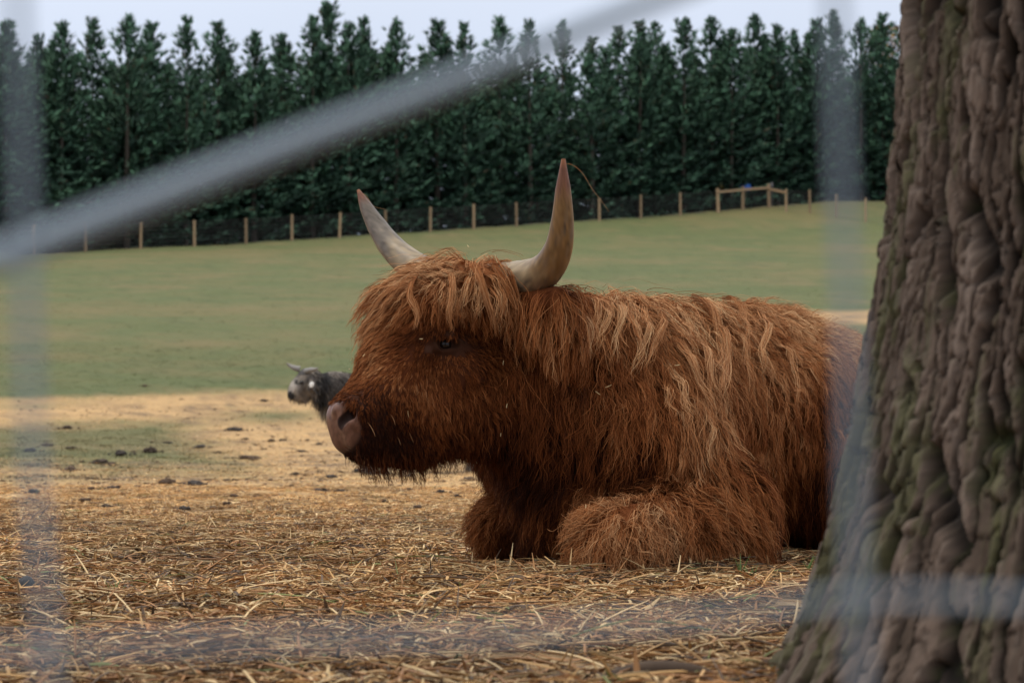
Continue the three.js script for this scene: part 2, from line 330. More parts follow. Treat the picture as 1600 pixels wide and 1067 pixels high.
// how the coat lies, place by place: [px, py, across, down, length m, lift, curl, tone]
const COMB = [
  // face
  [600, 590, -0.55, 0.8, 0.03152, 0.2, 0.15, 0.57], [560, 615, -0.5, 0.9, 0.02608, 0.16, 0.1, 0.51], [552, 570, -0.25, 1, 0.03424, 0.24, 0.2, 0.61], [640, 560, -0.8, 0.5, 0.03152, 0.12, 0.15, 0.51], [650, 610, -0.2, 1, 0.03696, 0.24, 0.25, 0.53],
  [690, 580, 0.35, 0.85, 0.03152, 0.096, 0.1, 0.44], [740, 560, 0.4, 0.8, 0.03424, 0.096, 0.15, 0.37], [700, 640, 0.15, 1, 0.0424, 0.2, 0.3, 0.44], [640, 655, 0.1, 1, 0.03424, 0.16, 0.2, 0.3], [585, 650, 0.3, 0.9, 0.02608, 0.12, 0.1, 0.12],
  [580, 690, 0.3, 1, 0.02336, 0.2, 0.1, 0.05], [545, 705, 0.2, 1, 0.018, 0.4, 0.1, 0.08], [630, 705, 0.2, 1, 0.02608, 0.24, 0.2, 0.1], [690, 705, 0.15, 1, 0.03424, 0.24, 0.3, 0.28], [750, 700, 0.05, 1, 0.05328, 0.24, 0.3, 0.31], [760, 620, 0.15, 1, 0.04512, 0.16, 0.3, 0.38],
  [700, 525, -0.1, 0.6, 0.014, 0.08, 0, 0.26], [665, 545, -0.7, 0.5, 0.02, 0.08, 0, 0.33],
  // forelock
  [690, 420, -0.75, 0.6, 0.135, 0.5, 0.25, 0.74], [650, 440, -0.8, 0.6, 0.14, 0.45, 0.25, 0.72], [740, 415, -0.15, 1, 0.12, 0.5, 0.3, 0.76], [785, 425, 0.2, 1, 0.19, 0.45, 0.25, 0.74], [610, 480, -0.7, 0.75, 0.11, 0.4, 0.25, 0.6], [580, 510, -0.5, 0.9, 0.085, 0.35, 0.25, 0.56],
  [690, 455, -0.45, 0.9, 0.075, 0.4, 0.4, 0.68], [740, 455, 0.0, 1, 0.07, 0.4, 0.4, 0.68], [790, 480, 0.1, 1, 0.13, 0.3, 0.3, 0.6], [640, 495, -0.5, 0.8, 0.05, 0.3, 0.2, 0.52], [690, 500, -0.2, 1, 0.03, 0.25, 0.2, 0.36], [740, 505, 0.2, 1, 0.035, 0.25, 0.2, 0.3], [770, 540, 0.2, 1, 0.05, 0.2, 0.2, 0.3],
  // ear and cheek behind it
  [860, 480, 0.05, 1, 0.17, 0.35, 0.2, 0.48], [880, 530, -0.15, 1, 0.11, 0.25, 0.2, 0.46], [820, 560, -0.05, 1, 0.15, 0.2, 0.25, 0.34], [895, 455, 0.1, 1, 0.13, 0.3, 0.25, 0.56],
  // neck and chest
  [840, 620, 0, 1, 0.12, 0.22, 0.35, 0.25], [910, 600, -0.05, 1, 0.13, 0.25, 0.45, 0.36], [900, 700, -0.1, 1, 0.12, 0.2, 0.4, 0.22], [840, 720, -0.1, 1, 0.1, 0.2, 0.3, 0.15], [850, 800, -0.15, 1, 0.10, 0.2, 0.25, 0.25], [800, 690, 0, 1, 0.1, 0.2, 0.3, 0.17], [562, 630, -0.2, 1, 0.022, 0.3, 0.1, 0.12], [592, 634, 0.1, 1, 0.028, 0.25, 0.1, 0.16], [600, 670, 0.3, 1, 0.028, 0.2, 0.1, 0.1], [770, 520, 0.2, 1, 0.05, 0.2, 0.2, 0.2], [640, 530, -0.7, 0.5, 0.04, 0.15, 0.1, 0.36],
  // mane and shoulder; skylight along the back is painted into the tone
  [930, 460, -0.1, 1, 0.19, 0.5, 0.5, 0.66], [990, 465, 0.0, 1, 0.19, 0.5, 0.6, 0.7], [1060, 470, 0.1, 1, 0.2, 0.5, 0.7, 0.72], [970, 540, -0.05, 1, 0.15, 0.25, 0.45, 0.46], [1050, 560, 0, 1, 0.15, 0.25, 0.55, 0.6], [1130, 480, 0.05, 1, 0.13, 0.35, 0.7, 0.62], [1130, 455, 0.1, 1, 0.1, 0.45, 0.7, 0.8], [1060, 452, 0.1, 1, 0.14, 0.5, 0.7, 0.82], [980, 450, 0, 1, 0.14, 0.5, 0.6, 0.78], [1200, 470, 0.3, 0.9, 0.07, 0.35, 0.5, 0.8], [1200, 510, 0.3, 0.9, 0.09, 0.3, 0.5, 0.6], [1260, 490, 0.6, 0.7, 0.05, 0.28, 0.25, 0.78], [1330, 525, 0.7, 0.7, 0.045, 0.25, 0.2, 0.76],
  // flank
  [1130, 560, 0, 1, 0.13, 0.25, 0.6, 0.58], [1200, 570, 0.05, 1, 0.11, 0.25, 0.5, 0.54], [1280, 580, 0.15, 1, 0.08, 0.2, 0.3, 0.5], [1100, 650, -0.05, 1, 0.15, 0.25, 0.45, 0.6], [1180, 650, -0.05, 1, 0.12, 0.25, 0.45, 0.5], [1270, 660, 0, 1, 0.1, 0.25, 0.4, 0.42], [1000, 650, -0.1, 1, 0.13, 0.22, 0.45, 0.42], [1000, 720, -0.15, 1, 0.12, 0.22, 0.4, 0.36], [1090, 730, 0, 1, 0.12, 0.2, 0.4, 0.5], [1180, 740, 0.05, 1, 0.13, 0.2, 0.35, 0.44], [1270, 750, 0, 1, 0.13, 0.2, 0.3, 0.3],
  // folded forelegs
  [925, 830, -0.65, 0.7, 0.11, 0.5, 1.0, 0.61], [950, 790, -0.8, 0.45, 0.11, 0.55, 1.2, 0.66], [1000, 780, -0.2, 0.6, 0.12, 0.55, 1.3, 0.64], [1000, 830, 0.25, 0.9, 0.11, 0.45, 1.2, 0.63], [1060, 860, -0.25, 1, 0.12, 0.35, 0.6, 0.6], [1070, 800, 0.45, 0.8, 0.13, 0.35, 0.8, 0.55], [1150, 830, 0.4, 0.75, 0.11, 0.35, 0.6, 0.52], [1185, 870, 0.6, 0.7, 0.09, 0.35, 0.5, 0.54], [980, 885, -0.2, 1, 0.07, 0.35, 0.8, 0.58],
  [770, 795, -0.5, 0.8, 0.07, 0.4, 0.7, 0.46], [755, 850, -0.4, 1, 0.06, 0.35, 0.7, 0.44], [770, 880, -0.2, 1, 0.04, 0.2, 0.4, 0.36], [795, 835, -0.3, 0.9, 0.07, 0.3, 0.5, 0.22], [818, 855, 0, 1, 0.05, 0.1, 0.2, 0.05], [865, 860, -0.3, 1, 0.08, 0.25, 0.4, 0.26],  // the darkest tone paints the shaded gap between far leg and chest
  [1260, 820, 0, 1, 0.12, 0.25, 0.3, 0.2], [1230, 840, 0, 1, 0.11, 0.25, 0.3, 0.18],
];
const combOut = new Float32Array(6);
function comb(px, py) {
  let w = 0; combOut.fill(0);
  for (const c of COMB) {
    const dx = px - c[0], dy = py - c[1], q = dx * dx + dy * dy; if (q > 40000) continue;
    const k = Math.exp(-q / 1300) + 1e-3 / (q + 200); w += k;
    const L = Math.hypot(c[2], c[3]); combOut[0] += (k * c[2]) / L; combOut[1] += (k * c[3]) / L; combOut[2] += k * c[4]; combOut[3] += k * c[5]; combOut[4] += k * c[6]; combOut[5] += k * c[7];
  }
  if (w === 0) { combOut.set([0, 1, 0.09, 0.25, 0.3, 0.4]); return combOut; }
  for (let i = 0; i < 6; i++) combOut[i] /= w;
  return combOut;
}
const VIEWX = V(1, 0, 0), VIEWY = V(0, -CP, -SP);

class Fur { // ribbons of hair, collected and merged into one mesh per part
  constructor() { this.P = []; this.N = []; this.C = []; this.I = []; this.n = 0; }
  strand(pts, width, tone, nrm, tipTone) {
    const m = pts.length; let base = this.n; const tw = rr(-0.9, 0.9);
    const side = V(), tg = V(), o = V();
    for (let i = 0; i < m; i++) {
      tg.subVectors(pts[Math.min(m - 1, i + 1)], pts[Math.max(0, i - 1)]).normalize();
      side.crossVectors(tg, nrm); if (side.lengthSq() < 1e-6) side.set(1, 0, 0); side.normalize();
      o.crossVectors(side, tg).normalize();
      const c = Math.cos(tw), s = Math.sin(tw), sx = side.x * c + o.x * s, sy = side.y * c + o.y * s, sz = side.z * c + o.z * s, ox = o.x * c - side.x * s, oy = o.y * c - side.y * s, oz = o.z * c - side.z * s;
      const t = i / (m - 1), w = width * 0.5 * (i === m - 1 ? 0.15 : 1 - 0.45 * t * t), p = pts[i];
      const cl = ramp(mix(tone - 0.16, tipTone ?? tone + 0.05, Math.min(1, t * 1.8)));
      this.P.push(p.x - sx * w, p.y - sy * w, p.z - sz * w, p.x + sx * w, p.y + sy * w, p.z + sz * w);
      const b = 0.75; this.N.push(ox - sx * b, oy - sy * b, oz - sz * b, ox + sx * b, oy + sy * b, oz + sz * b);
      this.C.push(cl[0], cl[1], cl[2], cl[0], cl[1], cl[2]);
      if (i) this.I.push(base - 2, base - 1, base, base - 1, base + 1, base);
      base += 2; this.n += 2;
    }
  }
  geometry() {
    const Nn = new Float32Array(this.N); for (let i = 0; i < Nn.length; i += 3) { const l = Math.hypot(Nn[i], Nn[i + 1], Nn[i + 2]) || 1; Nn[i] /= l; Nn[i + 1] /= l; Nn[i + 2] /= l; }
    return geo(new Float32Array(this.P), Nn, new Float32Array(this.C), new Uint32Array(this.I));
  }
}
const floorAt = (x, z) => 0.012;
// one lock's middle line: it leaves the skin along the comb, falls, and lies on the body it meets
function guide(root, nrm, len, lift, curl, off, n, dirAt, grav) {
  const pts = [root.clone()], p = root.clone(), step = len / n, ph = rr(0, 6.28), fr = rr(0.7, 1.5) * 6.28 / (curl > 0.8 ? 0.06 : 0.085), dir = V();
  const bias = gauss() * 0.45 * Math.min(1, 0.2 + curl), cb = Math.cos(bias), sb = Math.sin(bias), comb0 = dirAt, tmp = V();
  dirAt = (q) => { const f = comb0(q), sw = curl > 0.15 ? 1.5 * Math.min(0.8, curl) * (N3(q.x * 9, q.y * 9, q.z * 9) + 0.5 * N3(q.x * 21, q.y * 21, q.z * 21)) : 0; const c = Math.cos(bias + sw), s = Math.sin(bias + sw); tmp.crossVectors(nrm, f); return f.multiplyScalar(c).addScaledVector(tmp, s); };
  const f0 = dirAt(p); f0.addScaledVector(nrm, -f0.dot(nrm)).normalize();
  dir.copy(f0).multiplyScalar(1 - lift * 0.75).addScaledVector(nrm, lift).normalize();
  const sideW = V().crossVectors(f0, nrm).normalize();
  for (let i = 1; i <= n; i++) {
    const f = dirAt(p), s = i * step;
    dir.addScaledVector(f, 0.28).y -= grav; dir.addScaledVector(sideW, Math.sin(ph + fr * s) * curl * 0.32);
    dir.addScaledVector(nrm, Math.cos(ph + fr * s) * curl * 0.12);
    dir.normalize(); p.addScaledVector(dir, step);
    const d = cow.d(p.x, p.y, p.z), min = off * Math.min(1, i / 2);
    if (d < min) { const g = cow.grad(p.x, p.y, p.z, 0.006); p.addScaledVector(g, min - d); dir.addScaledVector(g, Math.max(0, -dir.dot(g)) * 0.9); }
    else if (d > min + 0.008 && d < 0.12) { const g = cow.grad(p.x, p.y, p.z, 0.006); dir.addScaledVector(g, -0.22 * Math.min(1, (d - min) * 25)); }
    const fl = floorAt(p.x, p.z); if (p.y < fl) { p.y = fl + rnd() * 0.012; dir.y = Math.max(dir.y, 0); }
    pts.push(p.clone());
  }
  return pts;
}
// the hairs of a lock gather towards its end, each with a little will of its own
function fillLock(fur, g, nrm, count, spread, width, tone, toneVar, frizz, gather = 0.5) {
  const n = g.length, t1 = V().crossVectors(g[Math.min(2, n - 1)].clone().sub(g[0]), nrm).normalize(), t2 = nrm.clone();
  for (let k = 0; k < count; k++) {
    const a = rr(0, 6.28), r = Math.sqrt(rnd()) * spread, ox = Math.cos(a) * r, oy = Math.sin(a) * r * 0.45, L = rr(gather > 0.8 ? 0.3 : 0.62, 1.0), ph = rr(0, 6.28), fq = rr(3, 7), fa = frizz * rr(0.3, 1.4), ex = gauss() * spread * 0.35, ph2 = rr(0, 6.28);
    const pts = [];
    for (let i = 0; i < n; i++) {
      const t = (i / (n - 1)) * L, f = t * (n - 1), q = Math.min(n - 2, Math.floor(f)), c = 1 - gather * t ** 0.8;
      const w = Math.sin(ph + fq * t * 2) * fa * t, w2 = Math.cos(ph2 + fq * 1.3 * t * 2) * fa * t;
      pts.push(g[q].clone().lerp(g[q + 1], f - q).addScaledVector(t1, ox * c + w + ex * t).addScaledVector(t2, oy * c + w2 * 0.8));
    }
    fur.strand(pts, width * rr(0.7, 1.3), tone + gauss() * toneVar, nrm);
  }
}

// ---------------------------------------------------------------- the row of conifers behind the field
{
  const foliage = new THREE.MeshStandardMaterial({ vertexColors: true, roughness: 0.8 });
  const bark = std(0.05, 0.04, 0.03, 0.95);
  // a conifer of the given height: sprays of narrow leaf-sized blades on branches that sweep up towards a feathered leader
  function makeCrown(h, fat, leaders) {
    const P = [], Nn = [], C = [], I = []; let n = 0;
    const blade = (p, dir, len, w, col, out) => {
      const s = V().crossVectors(dir, V(gauss(), gauss(), gauss())).normalize().multiplyScalar(w), m = p.clone().addScaledVector(dir, len * 0.45), e = p.clone().addScaledVector(dir, len);
      const nn = out.clone().add(V(gauss() * 0.5, 0.45 + gauss() * 0.4, gauss() * 0.5)).normalize();
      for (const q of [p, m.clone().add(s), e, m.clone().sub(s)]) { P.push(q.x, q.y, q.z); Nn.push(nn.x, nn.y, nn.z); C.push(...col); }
      I.push(n, n + 1, n + 2, n, n + 2, n + 3); n += 4;
    };
    const tops = [[0, 0, h]]; for (let k = 1; k < leaders; k++) { const a = rr(0, 6.28), r = rr(0.45, 0.95); tops.push([Math.cos(a) * r, Math.sin(a) * r, h * rr(0.86, 0.96)]); }
    for (const [tx, tz, th] of tops) {
      const main = th === h, cnt = main ? 150 : 50;
      for (let k = 0; k < cnt; k++) {
        const t = main ? Math.pow((k + rnd()) / cnt, 1.05) : 0.5 + 0.5 * ((k + rnd()) / cnt), y = mix(0.1, th, t), az = k * 2.399 + rr(-0.5, 0.5);
        const prof = (t < 0.12 ? 0.75 + t * 2 : 1) * Math.pow(1 - t, 0.72) * 3.1 * fat * (main ? 1 : 0.62) + 0.12, L = prof * rr(0.62, 1.18);
        const el = mix(0.05, 1.12, t ** 1.3) + rr(-0.15, 0.2), bx = tx * clamp(t * 1.4 - 0.3), bz = tz * clamp(t * 1.4 - 0.3);
        const dir = V(Math.cos(az) * Math.cos(el), Math.sin(el), Math.sin(az) * Math.cos(el)), root = V(bx, y, bz), out = V(Math.cos(az), 0.25, Math.sin(az)).normalize();
        const clump = rr(-0.35, 0.35), sprays = Math.max(3, Math.round(L / 0.36));
        for (let s = 0; s < sprays; s++) {
          const f = (s + 0.5 + rr(-0.3, 0.3)) / sprays; if (f < 0.15 && L > 1) continue;
          const p = root.clone().addScaledVector(dir, L * f); p.y += 0.12 * L * f * f; p.x += gauss() * 0.12; p.z += gauss() * 0.12; p.y += gauss() * 0.1;
          const blades = 16;
          for (let q = 0; q < blades; q++) {
            const bd = dir.clone().add(V(gauss() * 0.6, 0.16 + gauss() * 0.34, gauss() * 0.6)).normalize();
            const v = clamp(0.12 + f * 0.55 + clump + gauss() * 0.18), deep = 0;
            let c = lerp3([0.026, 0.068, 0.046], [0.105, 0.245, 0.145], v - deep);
            if (rnd() < 0.016) c = [0.10, 0.055, 0.025];
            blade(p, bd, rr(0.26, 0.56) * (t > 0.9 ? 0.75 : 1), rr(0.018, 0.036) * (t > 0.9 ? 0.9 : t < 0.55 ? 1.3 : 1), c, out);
          }
        }
      }
      // the leader itself
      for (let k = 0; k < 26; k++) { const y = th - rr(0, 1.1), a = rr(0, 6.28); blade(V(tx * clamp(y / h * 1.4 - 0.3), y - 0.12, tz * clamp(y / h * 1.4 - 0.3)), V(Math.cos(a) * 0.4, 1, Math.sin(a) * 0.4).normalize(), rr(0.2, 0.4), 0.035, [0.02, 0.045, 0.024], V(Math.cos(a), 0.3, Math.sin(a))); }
    }
    return geo(P, Nn, C, I);
  }
  const trunkGeo = tube([V(0, -0.5, 0), V(0.03, 3, 0.02), V(-0.02, 7, 0), V(0, 10.6, 0)], [0.17, 0.12, 0.06, 0.012], 8);
  const crowns = []; for (let k = 0; k < 7; k++) crowns.push(makeCrown(11.5, rr(0.84, 1.08), [1, 2, 1, 3, 2, 1, 2][k]));
  const TOPS = [[-62, 40], [-30, 52], [6, 39], [54, 60], [93, 41], [142, 35], [196, 31], [232, 41], [289, 33], [338, 40], [396, 54], [437, 58], [487, 30], [511, 8], [543, 41], [566, 32], [618, 36], [682, 36], [725, 41], [781, 32], [828, 36], [879, 39], [925, 62], [967, 44], [1001, 37], [1024, 39], [1070, 32], [1113, 32], [1145, 49], [1181, 28], [1217, 43], [1243, 52], [1280, 34], [1305, 22], [1348, 34], [1382, 26], [1425, 30], [1470, 36]];
  const ORDINAL = 'first second third fourth fifth sixth seventh eighth ninth tenth eleventh twelfth thirteenth fourteenth fifteenth sixteenth seventeenth eighteenth nineteenth twentieth twenty-first twenty-second twenty-third twenty-fourth twenty-fifth twenty-sixth twenty-seventh twenty-eighth twenty-ninth thirtieth thirty-first thirty-second thirty-third thirty-fourth thirty-fifth thirty-sixth'.split(' ');
  TOPS.forEach(([px, py], i) => {
    // the row runs parallel to the field's far fence, about ten metres behind it
    const d = fenceLine(px - 800, FPX) + 5 + (i % 2 ? 1.6 : 0) + rr(-0.5, 0.5), x = ((px - 800) / FPX) * d, z = -d, base = H(x, z), top = at(px, py, d).y;
    const k = (i * 3 + (i >> 2)) % 7, t = thing('conifer_tree', null, 'tree', 'dense row of dark green conifers behind the field fence');
    const s = (top - base) / 11.5;
    t.position.set(x, base, z); t.rotation.y = rr(0, 6.28); const wide = rr(0.92, 1.35); t.scale.set(wide, s, wide);
    mesh('trunk', trunkGeo, bark, t); mesh('crown', crowns[k], foliage, t);
    t.userData.label = px < 0 || px > 1400 ? 'dark conifer of the row, cut off by the photo edge or the trunk' : `${py < 20 ? 'tallest' : py < 34 ? 'tall' : py < 46 ? 'pointed' : 'lower'} dark green conifer, ${ORDINAL[i - 2]} from the left in the front row`;
  });
  // an old second row whose crowns close most gaps of the first
  for (let i = 0; i < 34; i++) {
    const px = -70 + i * 46 + rr(-10, 10), d = fenceLine(px - 800, FPX) + 9 + rr(-0.5, 0.5), x = ((px - 800) / FPX) * d, z = -d, base = H(x, z);
    const t = thing('conifer_tree', 'dark conifer half hidden behind the front trees of the dense row', 'tree', 'second line of the dense row of dark green conifers behind the field fence');
    const s = (at(px, rr(70, 120), d).y - base) / 11.5; t.position.set(x, base, z); t.rotation.y = rr(0, 6.28); t.scale.set(1.35, s, 1.35);
    mesh('trunk', trunkGeo, bark, t); mesh('crown', crowns[i % 7], foliage, t);
  }
  for (let i = 0; i < 22; i++) { // and a third, lower line behind
    const px = -50 + i * 70 + rr(-12, 12), d = fenceLine(px - 800, FPX) + 13, x = ((px - 800) / FPX) * d, z = -d, base = H(x, z), s = (at(px, rr(105, 150), d).y - base) / 11.5;
    const t = thing('conifer_tree', 'dark conifer half hidden behind the front trees of the dense row', 'tree', 'second line of the dense row of dark green conifers behind the field fence');
    t.position.set(x, base, z); t.rotation.y = rr(0, 6.28); t.scale.set(1.6, s, 1.6); mesh('trunk', trunkGeo, bark, t); mesh('crown', crowns[(i * 2) % 7], foliage, t);
  }
  // a broadleaf in autumn colour shows between the last conifers and the trunk in front
  {
    const d = 165, top = at(1388, 42, d), base = H(top.x, top.z), t = thing('autumn_tree', 'orange leaved autumn tree showing above the conifers beside the big trunk', 'tree');
    t.position.set(top.x, base, top.z); const h = top.y - base;
    mesh('trunk', tube([V(0, -0.5, 0), V(0.1, h * 0.4, 0), V(0, h * 0.9, 0)], [0.35, 0.25, 0.06], 8), bark, t);
    const P = [], Nn = [], C = [], I = []; let n = 0;
    for (let k = 0; k < 2600; k++) {
      const a = rr(0, 6.28), q = Math.sqrt(rnd()), y = h * rr(0.35, 1), r = 2.4 * q * Math.sqrt(clamp(1 - ((y / h - 0.62) / 0.4) ** 2)) + 0.1, p = V(Math.cos(a) * r, y, Math.sin(a) * r), u = V(gauss(), gauss(), gauss()).normalize(), w = V(gauss(), gauss(), gauss()).normalize(), s = rr(0.1, 0.2), c = lerp3([0.28, 0.13, 0.03], [0.36, 0.24, 0.07], rnd());
      for (const [e, f] of [[-1, 0], [0, -0.6], [1, 0], [0, 0.6]]) { const v = p.clone().addScaledVector(u, e * s).addScaledVector(w, f * s); P.push(v.x, v.y, v.z); C.push(...c); const o = p.clone().sub(V(0, h * 0.6, 0)).normalize(); Nn.push(o.x, o.y, o.z); }
      I.push(n, n + 1, n + 2, n, n + 2, n + 3); n += 4;
    }
    mesh('crown', geo(P, Nn, C, I), tinted(0.9), t);
  }
}

// ---------------------------------------------------------------- post and wire fence at the far edge of the field
{
  const f = thing('field_fence', 'long fence of wooden posts and wire along the top of the field', 'fence');
  const wood = []; for (let k = 0; k < 3; k++) wood.push(std(0.24 + k * 0.05, 0.165 + k * 0.035, 0.095 + k * 0.02, 0.9));
  const wire = std(0.12, 0.12, 0.12, 0.6, { metalness: 0.6 });
  const POSTS = [[-105, 408], [-28, 402], [50, 398], [131, 396], [218, 393], [302, 388], [383, 384], [455, 380], [530, 376], [602, 371], [672, 366], [740, 362], [807, 358], [872, 354], [937, 349], [1002, 343], [1064, 338], [1123, 333], [1162, 331], [1203, 328], [1229, 331], [1266, 333], [1308, 340], [1353, 347], [1400, 356], [1452, 366]];
  const feet = POSTS.map(([px, py], i) => { const d = fenceLine(px - 800, FPX), g = i > 19 ? ground(px, py) : null; if (g && -g.z < d - 0.5) return g; const x = ((px - 800) / FPX) * d; return V(x, H(x, -d), -d); });
  const postGeo = [0, 1, 2].map((k) => { const g = new THREE.CylinderGeometry(0.062, 0.07, 1.75, 10, 4); const p = g.attributes.position; for (let i = 0; i < p.count; i++) { const w = 1 + 0.07 * N3(p.getX(i) * 9 + k * 5, p.getY(i) * 2, p.getZ(i) * 9); p.setXYZ(i, p.getX(i) * w, p.getY(i), p.getZ(i) * w); } g.computeVertexNormals(); return g; });
  feet.forEach((p, i) => { const m = mesh('post', postGeo[i % 3], wood[i % 3], f), big = i >= 17 && i <= 19; m.position.set(p.x, p.y + 0.38 + rr(-0.04, 0.04), p.z); m.rotation.set(rr(-0.03, 0.03), rr(0, 6), rr(-0.03, 0.03)); if (big) m.scale.set(1.35, 1.06, 1.35); });
  for (let i = 0; i + 1 < feet.length; i++) {
    const a = feet[i], b = feet[i + 1], g = [];
    for (const y of [0.12, 0.3, 0.48, 0.66, 0.84, 1.02, 1.16]) g.push(tube([a.clone().add(V(0, y, 0.06)), a.clone().lerp(b, 0.5).add(V(0, y - 0.01, 0.06)), b.clone().add(V(0, y, 0.06))], [0.006, 0.006, 0.006], 4));
    const n = 14; for (let k = 1; k < n; k++) { const p = a.clone().lerp(b, k / n); g.push(tube([p.clone().add(V(0, 0.1, 0.06)), p.clone().add(V(0, 0.6, 0.06)), p.clone().add(V(0, 1.02, 0.06))], [0.004, 0.004, 0.004], 3)); }
    mesh('wire_mesh', mergeGeometries(g), wire, f);
    if (i >= 17 && i < 20) { const y = i === 19 ? 1.05 : 1.12, r = new THREE.BoxGeometry(a.distanceTo(b), 0.13, 0.05), m = mesh('rail', r, wood[1], f); m.position.copy(a).lerp(b, 0.5).add(V(0, y, 0.11)); const e = b.clone().sub(a); m.rotation.set(0, Math.atan2(-e.z, e.x), Math.asin(e.y / e.length()), 'YXZ'); }
  }
  // dim things under the trees behind the rails
  const small = (name, label, category, px, py, w, h, col) => {
    const d = 139, p = at(px, py, d), g = new THREE.IcosahedronGeometry(0.5, 3), q = g.attributes.position;
    for (let i = 0; i < q.count; i++) { const s = 1 + 0.22 * N3(q.getX(i) * 3 + px, q.getY(i) * 3, q.getZ(i) * 3); q.setXYZ(i, q.getX(i) * w * s, Math.max(-0.45, q.getY(i)) * h * s, q.getZ(i) * w * s); }
    g.computeVertexNormals(); const base = H(p.x, p.z), t = thing(name, label, category); t.position.set(p.x, base, p.z);
    const m = mesh('cover', g, std(...col, 0.6), t); m.position.y = p.y - base;
    mesh('stand', tube([V(0, -0.1, 0), V(0, (p.y - base) * 0.5, 0), V(0.02, p.y - base, 0)], [0.09, 0.08, 0.08], 8), std(0.05, 0.045, 0.04), t);
  };
  small('blue_bundle', 'small bright blue bundle under the conifers above the wooden rail', 'bundle', 1165, 293, 0.7, 0.5, [0.03, 0.12, 0.42]);
  small('yellow_bundle', 'small dull yellow bundle under the conifers near the rail end', 'bundle', 1125, 290, 0.4, 0.6, [0.2, 0.16, 0.03]);
  small('white_bundle', 'small greyish white bundle under the conifers above the corner post', 'bundle', 1206, 289, 0.24, 0.3, [0.2, 0.19, 0.19]);
}

